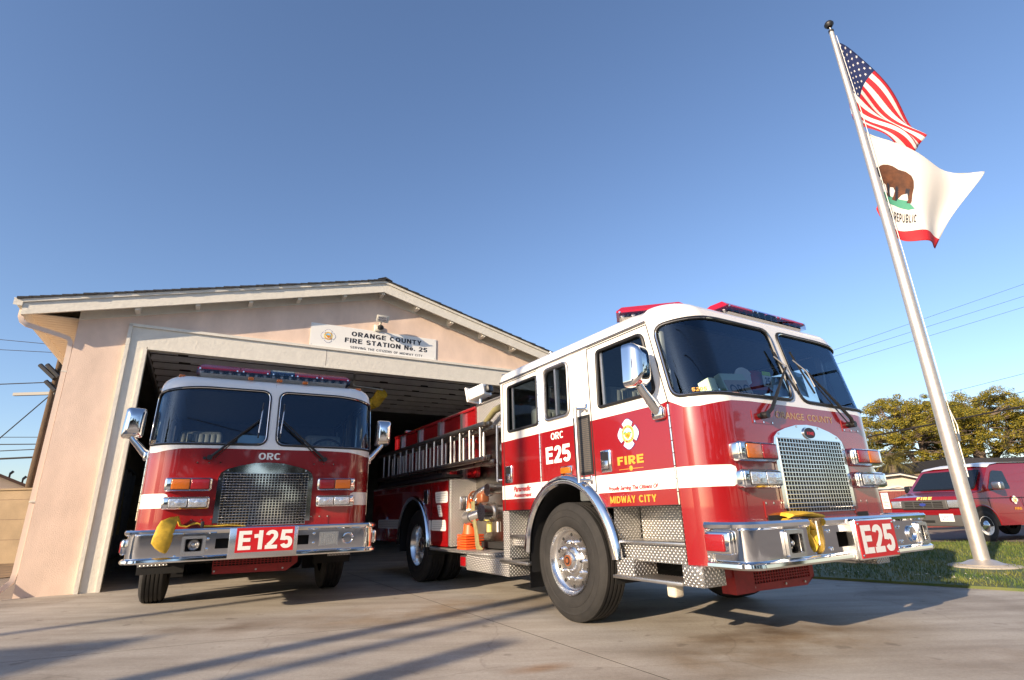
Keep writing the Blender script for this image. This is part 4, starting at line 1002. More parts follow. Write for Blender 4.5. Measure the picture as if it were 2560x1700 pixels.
    bk.box((-1.15, -.12, .60), (1.15, -.10, hi - .05), M_DARK) if not E25 else [bk.box((a, -.10, .60), (b, -.09, hi - .05), M_DARK) for a, b in ((-1.15, -.60), (-.37, 1.15))]
    for sd in (-1, 1): bk.box((sd * 1.235, .085, lo), (sd * 1.255, .125, hi), M_PLATE)
    bk.build('bumper_deck', bo)
    def bolt(mb, x, z, r=.016): mb.lathe([(r, 0), (r * .8, .012), (0, .017)], (x, -.21, z), (0, -1, 0), M_CHROME, 12)
    for x, z in (((-.33, .78), (-.33, .66), (.70, .77), (.71, .66)) if E25 else ((-.52, .79), (-.52, .69), (.545, .80), (.545, .70), (-1.0, .62), (-.8, .63))): bt = MB(); bolt(bt, x, z); bt.build('bolt', bo)
    def speaker(x0, x1, z0, z1):
        s = MB(); yy = -.212; o_ = rpoly([(x0, z0), (x1, z0), (x1, z1), (x0, z1)], .02, 3); i_ = rpoly([(x0 + .026, z0 + .026), (x1 - .026, z0 + .026), (x1 - .026, z1 - .026), (x0 + .026, z1 - .026)], .012, 3)
        rows = [[Vector((a, yy, b)) for a, b in o_], [Vector((a, yy - .022, b)) for a, b in o_], [Vector((a, yy - .022, b)) for a, b in i_], [Vector((a, yy + .09, b)) for a, b in i_]]
        s.grid(rows, M_ALU, cv=True); s.add(rows[-1], [tuple(range(len(i_)))], M_DARK)
        c = ((x0 + x1) / 2, yy + .06, (z0 + z1) / 2)
        s.lathe([(.058, 0), (.05, .02), (.03, .03), (.024, .045), (.018, .05), (0, .052)], c, (0, -1, 0), M_BLACK if E25 else M_BRUSH, 20); s.lathe([(.016, .05), (.012, .056), (0, .058)], c, (0, -1, 0), M_ALU, 12)
        s.build('siren_speaker', bo)
    def horn(x, z, r):
        h = MB(); h.lathe([(r + .008, 0), (r + .008, .014), (r, .016), (r * .8, .0), (r * .45, -.07), (r * .3, -.12), (0, -.12)], (x, -.212, z), (0, -1, 0), M_CHROME, 28)
        h.lathe([(r * .32, -.119), (0, -.118)], (x, -.212, z), (0, -1, 0), M_DARK, 16); h.build('air_horn', bo)
    if E25:
        speaker(-.865, -.665, .632, .808); speaker(1.015, 1.165, .625, .80); horn(.90, .712, .055)
        sg = MB(); x0, x1, z0, z1 = -.055, .492, .578, .84
        sg.rbox((x0 - .012, -.275, z0 - .012), (x1 + .012, -.255, z1 + .012), M_ALU, .005); sg.box((x0 - .06, -.25, z0 - .01), (x1 - .02, -.20, z0 + .03), M_ALU); sg.box((x0 - .03, -.256, z0), (x0 - .0, -.21, z1), M_ALU)
        sp_ = sg.build('sign_bracket', bo); s2 = MB(); s2.box((x0, -.279, z0), (x1, -.2755, z1), M_SIGNR)
        block_on(s2, 'E25', x0 + .04, x1 - .04, z0 + .030, z1 - .032, lambda a, b: (a, -.2805, b), M_LETW, .21, .07)
        for a in (x0 + .02, x1 - .02):
            for b in (z0 + .02, z1 - .02): s2.lathe([(.009, 0), (.006, .005), (0, .006)], (a, -.279, b), (0, -1, 0), M_CHROME, 10)
        s2.build('unit_sign', sp_)
        hd = MB(); hd.box((.5, -.1, .66), (.61, -.095, .77), M_DARK); hd.box((.585, -.2, .665), (.61, -.12, .765), M_REDD); hd.build('recess', bo)
        hs = MB()       # folded yellow hose in the tray, its bight over the deck
        def band(pts, wv, tk): hs.grid([[Vector(p) + Vector(q) * math.cos(R(a)) + Vector(n) * (tk * math.sin(R(a))) for a in range(0, 360, 30)] for p, q, n in pts], M_YHOSE, cv=True)
        band([((-.56, .03, .875), (0, .10, 0), (0, 0, 1)), ((-.54, .0, .895), (0, .11, 0), (0, 0, 1)), ((-.42, -.02, .905), (0, .11, 0), (0, 0, 1)), ((-.28, -.01, .90), (0, .10, 0), (0, 0, 1)), ((-.12, .02, .885), (0, .07, 0), (0, 0, 1)), ((.05, .04, .875), (0, .04, 0), (0, 0, 1))], 0, .022)
        band([((-.57, -.10, .86), (.0, .05, 0), (1, 0, .4)), ((-.53, -.12, .80), (.0, .05, 0), (1, 0, .6)), ((-.47, -.13, .735), (.0, .05, 0), (1, 0, .6)), ((-.43, -.13, .68), (0, .05, 0), (1, 0, .2)), ((-.45, -.12, .645), (0, .05, 0), (.6, 0, 1))], 0, .020)
        band([((-.40, -.08, .86), (.0, .05, 0), (1, 0, -.3)), ((-.44, -.10, .80), (.0, .05, 0), (1, 0, -.6)), ((-.50, -.11, .735), (.0, .05, 0), (1, 0, -.6)), ((-.55, -.11, .68), (0, .05, 0), (1, 0, -.3)), ((-.52, -.10, .645), (0, .05, 0), (.6, 0, -1))], 0, .020)
        band([((-.405, -.14, .79), (0, .03, 0), (1, 0, 0)), ((-.41, -.15, .72), (0, .03, 0), (1, 0, 0)), ((-.44, -.14, .66), (0, .03, 0), (1, 0, .4))], 0, .022)
        hs.build('hose_bundle', T)
    else:
        speaker(-.755, -.535, .645, .825); horn(.925, .733, .058)
        qr = MB(); qr.box((.605, -.216, .665), (.815, -.212, .815), M_BRUSH)
        for k in range(9):
            qr.box((.62 + k * .021, -.22, .675), (.628 + k * .021, -.216, .805), M_ALU)
            qr.box((.615, -.221, .68 + k * .0145), (.805, -.2175, .685 + k * .0145), M_ALU)
        qr.build('louvre_plate', bo)
        sg = MB(); x0, x1, z0, z1 = -.255, .325, .64, .888
        sg.rbox((-.322, -.262, .582), (.366, -.246, .890), M_ALU, .005); sp_ = sg.build('sign_bracket', bo)
        s2 = MB(); s2.box((x0, -.2665, z0), (x1, -.2625, z1), M_SIGNR)
        block_on(s2, 'E125', x0 + .025, x1 - .015, z0 + .025, z1 - .03, lambda a, b: (a, -.268, b), M_LETW, .20, .13)
        s2.build('unit_sign', sp_)
    for sd in (-1, 1):
        rlm = MB(); rlm.rbox((sd * 1.235, -.10, .665), (sd * 1.285, .11, .815), M_CHROME, .02, 3); rlm.rbox((sd * 1.28, -.055, .685), (sd * 1.298, .10, .795), M_REDL, .012, 3); rlm.build('warning_light', bo)
    # --- valance and frame under the bumper
    va = MB(); yv = .36; xl, xm, xb, zb_, zm0, zm1 = (-.745, -.515, .335, .335, .385, .47) if E25 else (-.45, -.44, .46, .395, .475, .56)
    if E25: va.box((-1.0, yv - .02, .455), (xl, yv + .1, .60), M_REDD); va.box((xl, yv - .03, .335), (xm, yv + .1, .60), M_REDD)
    va.prism([(xm, zb_), (xb - .12, zb_ - .012), (xb, zb_ + .075), (xb, zm0), (xm, zm0)], (0, .03, 0), M_REDD, (0, yv, 0)); va.box((xm, yv, zm1), (xb, yv + .03, .60), M_REDD); va.box((xb - .06, yv, zm0), (xb, yv + .029, zm1), M_REDD)
    va.add([(xm, yv + .02, zm0 - .01), (xb, yv + .02, zm0 - .01), (xb, yv + .02, zm1 + .01), (xm, yv + .02, zm1 + .01)], [(0, 1, 2, 3)], M_DARK)
    for k in range(23): x = xm + (xb - .06 - xm) * k / 22; va.box((x - .005, yv + .002, zm0 - .002), (x + .005, yv + .012, zm1 + .002), M_REDD)
    for k in range(1, 4): z = zm0 + (zm1 - zm0) * k / 4; va.box((xm, yv + .001, z - .004), (xb - .06, yv + .011, z + .004), M_REDD)
    for x, z in ((xm + .02, zb_ + .03), ((xm + xb) / 2, zb_ + .025), (xb - .16, zb_ + .02)): va.cyl((x, yv, z), (x, yv - .012, z), .010, M_BRUSH, seg=8)
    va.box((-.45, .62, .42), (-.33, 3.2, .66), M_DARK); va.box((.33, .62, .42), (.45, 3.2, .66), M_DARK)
    va.build('valance', T)
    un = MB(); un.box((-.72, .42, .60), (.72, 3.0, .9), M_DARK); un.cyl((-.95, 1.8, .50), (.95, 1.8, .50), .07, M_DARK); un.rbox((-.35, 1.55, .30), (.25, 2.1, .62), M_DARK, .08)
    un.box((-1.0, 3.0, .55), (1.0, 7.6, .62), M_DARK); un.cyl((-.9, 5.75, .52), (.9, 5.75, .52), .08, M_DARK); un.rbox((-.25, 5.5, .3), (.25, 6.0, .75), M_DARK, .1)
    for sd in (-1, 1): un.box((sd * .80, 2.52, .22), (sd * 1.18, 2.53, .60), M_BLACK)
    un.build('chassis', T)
    # --- pump module and body
    pm = MB()
    pm.box((-.84, 2.99, .55), (.84, 4.43, 2.02), M_STEEL)
    pm.rbox((-1.24, 3.16, .485), (1.24, 5.13, .53), M_PLATE, .01)
    if E25: pm.rbox((-1.235, 2.86, .30), (-.85, 3.92, .484), M_PLATE, .006); pm.rbox((.85, 3.2, .30), (1.235, 3.92, .484), M_PLATE, .006)
    pm.box((-.95, 3.0, 2.02), (.95, 4.2, 2.06), M_PLATE); pm.box((-.945, 3.02, 2.06), (-.93, 4.16, 2.44), M_PLATE); pm.box((.93, 3.02, 2.06), (.945, 4.16, 2.44), M_PLATE)
    pm.rbox((-.96, 3.0, 2.43), (-.90, 4.16, 2.46), M_BRUSH, .01); pm.box((-.9, 4.08, 2.06), (.9, 4.1, 2.42), M_PLATE)
    pm.rbox((-1.0, 2.985, 2.0), (-.86, 4.43, 2.03), M_BRUSH, .008)
    pm.build('pump_panel', T)
    if E25:
        pi = MB()
        pi.cyl((-.83, 3.58, .98), (-1.18, 3.58, .98), .085, M_ALU, seg=24); pi.cyl((-1.10, 3.58, .98), (-1.20, 3.58, .98), .105, M_ALU, seg=24); pi.cyl((-1.02, 3.58, .98), (-1.05, 3.58, .98), .115, M_BRUSH, seg=24)
        pi.cyl((-1.0, 3.60, 1.02), (-1.16, 3.92, .93), .07, M_ALU, seg=20); pi.cyl((-1.16, 3.92, .93), (-1.19, 4.0, .91), .085, M_BRUSH, seg=20); pi.cyl((-1.19, 4.0, .91), (-1.195, 4.012, .907), .07, M_BLACK, seg=20)
        for k in range(6):
            a = k * math.pi / 3; pi.box((-.02, -.012, .08), (.02, .012, .10), M_BRUSH, Matrix.Translation((-1.16, 3.58, .98)) @ Matrix.Rotation(a, 4, 'X'))
        pi.build('pump_intake', T); pi = MB()
        pi.cyl((-.83, 3.55, 1.27), (-1.12, 3.55, 1.25), .06, M_ALU, seg=20); pi.cyl((-1.06, 3.55, 1.25), (-1.13, 3.55, 1.25), .078, M_ALU, seg=20)
        pi.tube([(-1.0, 3.55, 1.26), (-1.08, 3.68, 1.27), (-1.12, 3.82, 1.22), (-1.13, 3.88, 1.15)], .045, M_ALU, 14)
        pi.build('discharge_elbow', T); pi = MB()
        pi.rbox((-1.16, 3.64, 1.10), (-1.04, 3.80, 1.22), M_BRONZE, .03, 3); pi.cyl((-1.1, 3.72, 1.16), (-1.1, 3.94, 1.16), .016, M_BRONZE)
        rg = [(-1.1 + .085 * math.cos(R(a)), 3.95, 1.16 + .085 * math.sin(R(a))) for a in range(0, 360, 15)]; pi.tube(rg, .013, M_BRONZE, 8, closed=True)
        for a in (20, 140, 260): pi.cyl((-1.1, 3.95, 1.16), (-1.1 + .085 * math.cos(R(a)), 3.95, 1.16 + .085 * math.sin(R(a))), .009, M_BRONZE)
        pi.build('hand_wheel', T); pi = MB()
        pi.cyl((-1.06, 3.62, .865), (-1.06, 3.62, .745), .035, M_YPRINT, seg=14); pi.build('drain_valve', T); pi = MB(); pi.cyl((-1.0, 3.5, .865), (-1.0, 3.5, .745), .035, M_BRUSH, seg=14)
        pi.rbox((-.86, 3.28, .70), (-.835, 3.35, .73), M_ORANGE, .006); pi.box((-.843, 3.30, .62), (-.838, 3.38, .632), M_LETR); pi.box((-.843, 3.6, 1.32), (-.838, 3.66, 1.335), M_LETR); pi.box((-.843, 3.45, 1.33), (-.838, 3.52, 1.345), M_LETR)
        for y, z in ((3.15, 1.75), (3.3, 1.55), (3.2, 1.62)): pi.cyl((-.84, y, z), (-.86, y, z), .03, M_STEEL, seg=16)
        pi.build('pump_drain', T)
        for (y, z, r) in ((3.30, 1.86, .05), (3.45, 1.86, .05), (3.62, 1.80, .065), (3.35, 1.68, .035), (3.50, 1.66, .035)):
            pi = MB(); pi.lathe([(r, 0), (r, .018), (r * .86, .02), (r * .84, .012), (0, .012)], (-.84, y, z), (-1, 0, 0), M_CHROME, 20); pi.lathe([(r * .83, .0125), (0, .0127)], (-.84, y, z), (-1, 0, 0), M_LETW, 16); pi.box((-.8545, y - .003, z), (-.8535, y + .003, z + r * .7), M_LETK); pi.build('gauge', T)
        for k in range(5):
            pi = MB(); y = 3.72 + .10 * k; pi.cyl((-.84, y, 1.60), (-.93, y, 1.60), .012, M_CHROME, seg=10); pi.cyl((-.93, y - .035, 1.60), (-.93, y + .035, 1.60), .016, M_LETR if k % 2 else M_BLACK, seg=10); pi.build('valve_pull', T)
        pi = MB(); pi.tube([(-.86, 3.25, 1.95), (-.92, 3.28, 1.75), (-.90, 3.24, 1.5), (-.86, 3.3, 1.35)], .018, M_GREYP, 8); pi.build('conduit', T)
        hr = MB(); hr.tube([(-1.22, 3.11, 1.32), (-1.22, 3.10, 1.99)], .018, M_BRUSH, 12)
        for z in (1.34, 1.97): hr.cyl((-1.22, 3.11, z), (-1.1, 2.98, z), .012, M_CHROME)
        hr.build('pump_handrail', T)
    bd = MB()
    # body side sheet pieces with a wheel arch
    RA = 0.61; arch = [(5.78 + RA * math.cos(R(a)), .525 + (RA + .07) * math.sin(R(a))) for a in range(-10, 191, 6)]
    for sd in (-1, 1):
        me = sheet([(4.47, .55), (7.95, .55), (7.95, 1.42), (4.47, 1.42)], [arch], [], [(4.6 + .2 * i, .6 + .2 * j) for i in range(17) for j in range(5)], lambda s, t, sd=sd: (sd * 1.24, s, t), lambda a, b: ('b', M_RED), flip=(sd < 0), step=.08)['b']
        link('body_side', me, T)
    bd.box((-1.235, 7.9, .55), (1.235, 7.95, 1.42), M_RED); bd.box((-1.24, 4.45, 1.42), (1.24, 7.95, 1.45), M_PLATE)
    bd.rbox((-1.243, 4.40, .55), (-.80, 4.475, 1.44), M_PLATE, .028, 4); bd.rbox((.80, 4.40, .55), (1.243, 4.475, 1.44), M_PLATE, .028, 4)
    bd.box((-.83, 4.42, .55), (.83, 4.44, 2.0), M_STEEL)
    bd.build('body_shell', T)
    fr = MB()
    for sd in (-1, 1):
        rows = [[Vector((sd * (1.24 + xo), 5.78 + (RA + o) * math.cos(R(a)), .525 + (RA + .07 + o) * math.sin(R(a)))) for o, xo in ((-.012, 0), (-.012, .03), (.0, .045), (.04, .045), (.055, .02), (.056, -.004))] for a in range(0, 181, 5)]
        fr.grid(rows, M_CHROME)
        rows = [[Vector((sd * x, 5.78 + (RA - .005) * math.cos(R(a)), .525 + (RA + .065) * math.sin(R(a)))) for x in (1.24, .5)] for a in range(-10, 191, 8)]; fr.grid(rows, M_DARK)
    fr.build('rear_fender', T)
    hbm = MB()
    for sd in (-1, 1):
        hbm.box((sd * .945, 4.17, 1.45), (sd * .915, 7.62, 2.42), M_RED); hbm.rbox((sd * .975, 4.17, 2.40), (sd * .90, 7.64, 2.445), M_RED, .01)
        for y in (4.55, 5.4, 6.3, 7.2): hbm.box((sd * .985, y, 1.46), (sd * .945, y + .085, 2.40), M_BRUSH)
        hbm.box((sd * .965, 4.165, 1.46), (sd * .90, 4.21, 2.42), M_RED); hbm.box((sd * .965, 7.58, 1.46), (sd * .90, 7.625, 2.42), M_RED)
    hbm.box((-.92, 7.58, 1.45), (.92, 7.62, 2.42), M_RED); hbm.box((-.92, 4.2, 1.8), (.92, 7.6, 1.82), M_DARK)
    hbm.build('hose_bed', T)
    for sd in (-1, 1): build_wheel(T, sd * 1.19, 5.75, sd, dual=True)
    if E25:
        X = -1.242
        for q in ([(4.49, 1.125), (4.90, 1.125), (4.93, 1.28), (4.49, 1.28)], [(4.66, .935), (4.78, .935), (4.86, 1.10), (4.73, 1.10)], [(4.535, .75), (5.05, .75), (5.05, .895), (4.56, .895)], [(5.075, .75), (5.13, .75), (5.15, .895), (5.075, .895)], [(6.44, .76), (7.56, .76), (7.56, .905), (6.42, .905)]):
            rs = MB(); rs.prism(rpoly(q, .03, 3), (-.003, 0, 0), M_LETW, (X, 0, 0), (0, 1, 0), (0, 0, 1)); y0, y1 = min(p[0] for p in q) + .03, max(p[0] for p in q) - .04; z0, z1 = q[0][1], q[2][1]
            for k in range(1, 5): z = z0 + (z1 - z0) * k / 5; rs.box((X - .0045, y0, z), (X - .0035, y1, z + .003), M_LETK)
            rs.build('reflective_stripe', T)
        cd = MB(); cd.box((X - .004, 5.062, .60), (X, 5.067, 1.38), M_DARK); cd.rbox((X - .012, 5.20, 1.12), (X, 5.36, 1.33), M_CHROME, .01); cd.box((X - .0135, 5.22, 1.14), (X - .0121, 5.34, 1.31), M_BLACK); cd.build('compartment_door', T)
        cv = MB(); cv.rbox((-1.10, 4.385, 1.02), (-.88, 4.402, 1.20), M_CHROME, .02, 3)
        for x in (-1.06, -.99, -.92): cv.rbox((x - .018, 4.376, 1.035), (x + .018, 4.386, 1.185), M_ALU, .008)
        cv.rbox((-1.05, 4.37, .90), (-.93, 4.402, .95), M_ALU, .01); cv.build('louvre_vent', T)
        # ladders on edge
        for li, (x, y0, y1, z0, z1, st) in enumerate(((-1.34, 3.20, 7.35, 1.60, 2.02, .0), (-1.255, 3.10, 7.2, 1.56, 1.97, .16), (-1.17, 3.35, 7.4, 1.64, 2.06, .09))):
            ld_ = MB()
            for z in (z0, z1): ld_.rbox((x - .03, y0, z - .028), (x + .03, y1, z + .028), M_STEEL, .012, 2)
            k = 0; y = y0 + .12 + st
            while y < y1 - .05: ld_.cyl((x, y, z0), (x, y, z1), .016, M_BRUSH, seg=10); y += .29
            ld_.build('ladder', T)
        lr = MB(); lr.box((-1.33, 4.4, 1.46), (-1.05, 7.4, 1.50), M_BLACK); lr.cyl((-1.22, 4.55, 1.53), (-1.22, 7.4, 1.53), .055, M_BLACK, seg=16); lr.cyl((-1.22, 4.45, 1.53), (-1.22, 4.62, 1.53), .062, M_BRUSH, seg=16); lr.cyl((-1.12, 6.0, 1.49), (-1.12, 6.4, 1.49), .03, M_YPRINT)
        for y in (4.6, 6.9): lr.box((-1.2, y, 1.45), (-1.14, y + .05, 2.0), M_DARK)
        lr.build('ladder_rack', T)
        rm = MB(); rm.rbox((-1.25, 4.40, 1.49), (-1.14, 4.44, 1.56), M_REDL, .01); rm.rbox((-1.24, 3.935, .335), (-1.18, 4.10, .45), M_REDL, .015); rm.rbox((-1.235, 3.925, .325), (-1.16, 4.11, .46), M_BRUSH, .01); rm.build('body_marker', T)
        sp2 = MB(); sp2.cyl((-.95, 4.05, 2.46), (-.95, 4.05, 2.62), .02, M_BRUSH); M = Matrix.Translation((-.95, 4.05, 2.62)) @ Matrix.Rotation(R(25), 4, 'Z') @ Matrix.Rotation(R(-12), 4, 'X')
        sp2.rbox((-.10, -.13, -.08), (.10, .16, .08), M_LETW, .02, 3, M); sp2.rbox((-.13, .14, -.11), (.13, .17, .11), M_LETW, .01, 2, M); sp2.rbox((-.06, -.2, -.05), (.06, -.12, .05), M_BLACK, .02, 2, M); sp2.build('scene_light', T)
        an = MB(); an.cyl((-.55, 2.82, 2.67), (-.55, 2.82, 2.93), .018, M_BRUSH); an.cyl((-.55, 2.82, 2.93), (-.55, 2.82, 2.945), .026, M_BRUSH); an.cyl((-.80, 2.86, 2.68), (-1.2, 2.99, 2.60), .014, M_BRUSH); an.build('antenna', T)
        tl = MB(); tl.rbox((-.85, 7.5, 2.43), (-.2, 7.62, 2.47), M_RED, .01); tl.rbox((-.8, 7.5, 2.47), (-.35, 7.6, 2.57), M_STEEL, .01); tl.cyl((-.78, 7.55, 2.53), (-.78, 7.49, 2.53), .02, M_REDL); tl.cyl((-.28, 7.55, 2.47), (-.28, 7.55, 2.68), .045, M_BLACK); tl.cyl((-.28, 7.55, 2.62), (-.28, 7.55, 2.645), .06, M_BRUSH); tl.build('tail_light_bar', T)
    return T

# ------------------------------------------------------------------ ground and setting
BO, BRZ = Vector((-7.1434, 8.1377, 0)), R(30.3751)
BM = Matrix.Translation(BO) @ Matrix.Rotation(BRZ, 4, 'Z')
def bw(u, n, z=0.0): return BM @ Vector((u, n, z))
def flat(name, poly, z, mt, thick=0.0, kind='structure'):
    mb = MB()
    if thick: mb.prism([(p[0], p[1]) for p in poly], (0, 0, -thick), mt, (0, 0, z), (1, 0, 0), (0, 1, 0))
    else:
        tri = mathutils.geometry.tessellate_polygon([[Vector((p[0], p[1], 0)) for p in poly]]); mb.add([(p[0], p[1], z) for p in poly], tri, mt)
    return tag(mb.build(name), kind=kind)
flat('ground', [(-900, -900), (900, -900), (900, 900), (-900, 900)], -0.035, M_ROAD)
def slab(pts): return [tuple(bw(u, n)[:2]) for u, n in pts]
ap = MB()
for pts in ([(-.7, .0), (4.634, 0), (4.634, -5.392), (-.7, -4.485)], [(4.646, 0), (12, 0), (12, -6.66), (4.646, -5.394)], [(-.7, -4.497), (4.634, -5.404), (4.634, -16), (-.7, -16)], [(4.646, -5.406), (12, -6.672), (12, -16), (4.646, -16)], [(0.1, .008), (9.8, .008), (9.8, 15.9), (0.1, 15.9)], [(-14, -4.5), (-.712, -4.485), (-.712, -16), (-14, -16)]):
    ap.prism(slab(pts), (0, 0, -.03), M_CONC, (0, 0, 0), (1, 0, 0), (0, 1, 0))
for pts in ([(4.633, 0), (4.647, 0), (4.647, -16), (4.633, -16)], [(-.7, -4.484), (4.634, -5.391), (4.634, -5.405), (-.7, -4.498)], [(4.646, -5.393), (12, -6.659), (12, -6.673), (4.646, -5.407)], [(-.7, -.0), (10, 0), (10, .009), (-.7, .009)]):
    ap.prism(slab(pts), (0, 0, -.02), M_WIRE, (0, 0, -.0008), (1, 0, 0), (0, 1, 0))
tag(ap.build('driveway'), kind='structure')
LAWN = [(0.6, 18.2), (2.2, 9.74), (4.07, 7.83), (5.5, 6.37), (8.6, 3.2), (14.6, 9.4), (14.0, 11.5), (11.38, 12.81), (9.84, 13.58)]
flat('lawn', LAWN, 0.03, M_TURF, .06)
flat('dirt', [(-30, 13.6), (-10.5, 11.6), (-9.0, 16.0), (-30, 16.0)], -0.02, M_DIRT)
gb = MB(); rnd = random.Random(3); gv = []; gf = []; n = 0
while n < 30000:
    if n < 22000: x, y = rnd.uniform(3.4, 10.5), rnd.uniform(4.5, 13.4)
    else: x, y = rnd.uniform(5, 16), rnd.uniform(3, 13)
    if not pip(x, y, LAWN) or math.hypot(x - 6.55, y - 8.05) < .38: continue
    h = rnd.uniform(.025, .07); a = rnd.uniform(0, math.pi); wd = rnd.uniform(.003, .007); lx, ly = rnd.gauss(0, .022), rnd.gauss(0, .022)
    o = len(gv); gv += [(x - wd * math.cos(a), y - wd * math.sin(a), .028), (x + wd * math.cos(a), y + wd * math.sin(a), .028), (x + lx, y + ly, .03 + h)]; gf.append((o, o + 1, o + 2)); n += 1
gb.add(gv, gf, M_GRASS); tag(gb.build('grass', fix=False), 'short mown grass of the lawn around the flagpole', 'grass', kind='stuff')
lt = MB()
for k in range(70):
    t = rnd.random(); x = 3.6 + (6.2 - 3.6) * t + rnd.gauss(0, .25); y = 8.3 + (5.7 - 8.3) * t + rnd.gauss(0, .25) + abs(rnd.gauss(0, .5))
    if not pip(x, y, LAWN): continue
    a = rnd.uniform(0, 3.1); q = rnd.uniform(.012, .035); lt.add([(x, y, .075), (x + q * math.cos(a), y + q * math.sin(a), .085), (x + q * math.cos(a + .6), y + q * math.sin(a + .6), .08)], [(0, 1, 2)], M_LITTER)
tag(lt.build('leaf_litter', fix=False), 'pale scraps of leaf litter along the lawn edge', 'litter', kind='stuff')

# ------------------------------------------------------------------ fire station
ST = thing('fire_station', 'pink stucco fire station with white gable trim and its wide garage door open', 'building', BO, BRZ)
RU, RT = 4.97, 5.768
zd = lambda u: RT - .2565 * abs(u - RU)
OH = -.30
wl = MB()
wl.prism([(0, 0), (.705, 0), (.705, 4.175), (9.195, 4.175), (9.195, 0), (9.9, 0), (9.9, 4.42), (RU, RT - .05), (0, 4.42)], (0, .2, 0), M_STUCCO, (0, 0, 0))
wl.box((0, .2, 0), (.2, 16, 4.40), M_STUCCO); wl.box((9.7, .2, 0), (9.9, 16, 4.40), M_STUCCO); wl.box((.2, 15.8, 0), (9.7, 16, 4.4), M_STUCCO)
wl.build('wall', ST)
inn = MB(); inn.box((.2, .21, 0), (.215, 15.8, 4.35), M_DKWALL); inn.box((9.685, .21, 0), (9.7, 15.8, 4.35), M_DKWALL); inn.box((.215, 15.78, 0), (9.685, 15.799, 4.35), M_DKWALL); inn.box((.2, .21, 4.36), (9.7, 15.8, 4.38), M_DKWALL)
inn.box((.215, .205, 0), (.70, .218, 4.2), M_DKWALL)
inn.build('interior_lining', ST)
rf = MB()
for s in (-1, 1):
    e = RU + s * 5.64
    P = [(RU, RT - .005), (e, zd(e) - .005), (e, zd(e) - .045), (RU, RT - .045)]
    rf.prism(P, (0, 16.7, 0), M_SOFFIT, (0, OH + .036, 0))
rf.build('roof_deck', ST)
sh_m = MB(); rs = random.Random(5)
for s in (-1, 1):
    d = 5.71
    while d > 0.0:
        d0 = max(0.0, d - .17); u0, u1 = RU + s * d, RU + s * d0; jit = rs.uniform(-.012, .012)
        z0 = RT - .2565 * d + .040; z1 = RT - .2565 * d0 + .022
        sh_m.prism([(u0, z0 - .034), (u0, z0), (u1, z1 + .006), (u1, z1 - .02)], (0, 16.8, 0), M_SHING, (0, OH - .055 + jit, 0)); d -= .13
sh_m.prism([(RU - .16, RT + .01), (RU, RT + .075), (RU + .16, RT + .01), (RU, RT + .035)], (0, 16.8, 0), M_SHING, (0, OH - .07, 0))
sh_m.build('roof_shingles', ST)
for s in (-1, 1):
    bb = MB(); e = RU + s * 5.63
    bb.prism([(RU, RT), (e, zd(e)), (e, zd(e) - .25), (RU, RT - .25)], (0, .036, 0), M_TRIM, (0, OH, 0))
    bb.prism([(RU, RT + .017), (e, zd(e) + .016), (e, zd(e) - .052), (RU, RT - .051)], (0, -.028, 0), M_TRIM, (0, OH - .001, 0))
    bb.build('barge_board', ST)
    fz = MB(); e2 = 4.95 + s * 4.95
    fz.prism([(RU, RT - .313), (RU, RT - .055), (e2, zd(e2) - .055), (e2, zd(e2) - .313)], (0, -.02, 0), M_TRIM, (0, -.001, 0)); fz.build('frieze_board', ST)
    ev = MB(); x = RU + s * 5.63
    a, b = sorted((x, x - s * .03)); ev.box((a, OH + .037, zd(x) - .25), (b, 16.3, zd(x) - .002), M_TRIM); ev.build('fascia', ST)
    sf = MB(); a, b = sorted((4.95 + s * 4.95, x - s * .031)); sf.box((a, -.0, 4.195), (b, 16, 4.21), M_SOFFIT)
    for k in range(60): sf.box((a + .001, .05 + k * .14, 4.1915), (b - .001, .055 + k * .14, 4.196), M_TAN)
    sf.build('soffit', ST)
    gt = MB(); y0, y1 = OH - .02, 16.3; q = RU + s * 5.631; zg = zd(q) + .005
    prof = [(0, .0), (0, -.115), (s * .06, -.125), (s * .09, -.085), (s * .115, -.0), (s * .105, .0), (s * .08, -.08), (s * .055, -.11), (s * .008, -.105), (s * .008, 0)]
    gt.prism([(q + a, zg + b) for a, b in prof], (0, y1 - y0, 0), M_TRIM, (0, y0, 0)); gt.box((min(q, q + s * .11), y0 - .003, zg - .115), (max(q, q + s * .11), y0, zg - .001), M_TRIM); gt.build('gutter', ST)
for u in (.777, 1.64, 2.48, 3.318, 4.183, 4.97, 5.754, 6.569, 7.372, 8.188, 9.0):
    lk = MB(); lk.prism([(u - .035, zd(u - .035) - .285), (u + .035, zd(u + .035) - .285), (u + .035, zd(u + .035) - .056), (u - .035, zd(u - .035) - .056)], (0, -.015 - (OH + .037), 0), M_TRIM, (0, OH + .037, 0)); lk.build('lookout', ST)
ds = MB()
def rtube(path, a, b):
    rows = []
    for i, p in enumerate(path):
        p = Vector(p); d = (Vector(path[min(i + 1, len(path) - 1)]) - Vector(path[max(i - 1, 0)])).normalized()
        x = d.cross(Vector((0, 1, 0)));
        if x.length < .2: x = d.cross(Vector((1, 0, 0)))
        x.normalize(); y = d.cross(x)
        rows.append([p + x * c + y * e for c, e in ((-a, -b), (a, -b), (a, b), (-a, b))])
    ds.grid(rows, M_PINKP, cv=True, smooth=False); ds.add(rows[-1], [(0, 1, 2, 3)], M_PINKP)
rtube([(-.665, -.22, 4.17), (-.665, -.22, 4.06), (-.64, -.215, 3.99), (-.58, -.20, 3.95), (-.2, -.05, 3.88), (-.085, .0, 3.855), (-.045, .02, 3.80), (-.04, .03, 3.6), (-.04, .05, .34), (-.055, .03, .22), (-.12, -.06, .14), (-.24, -.2, .07)], .034, .026)
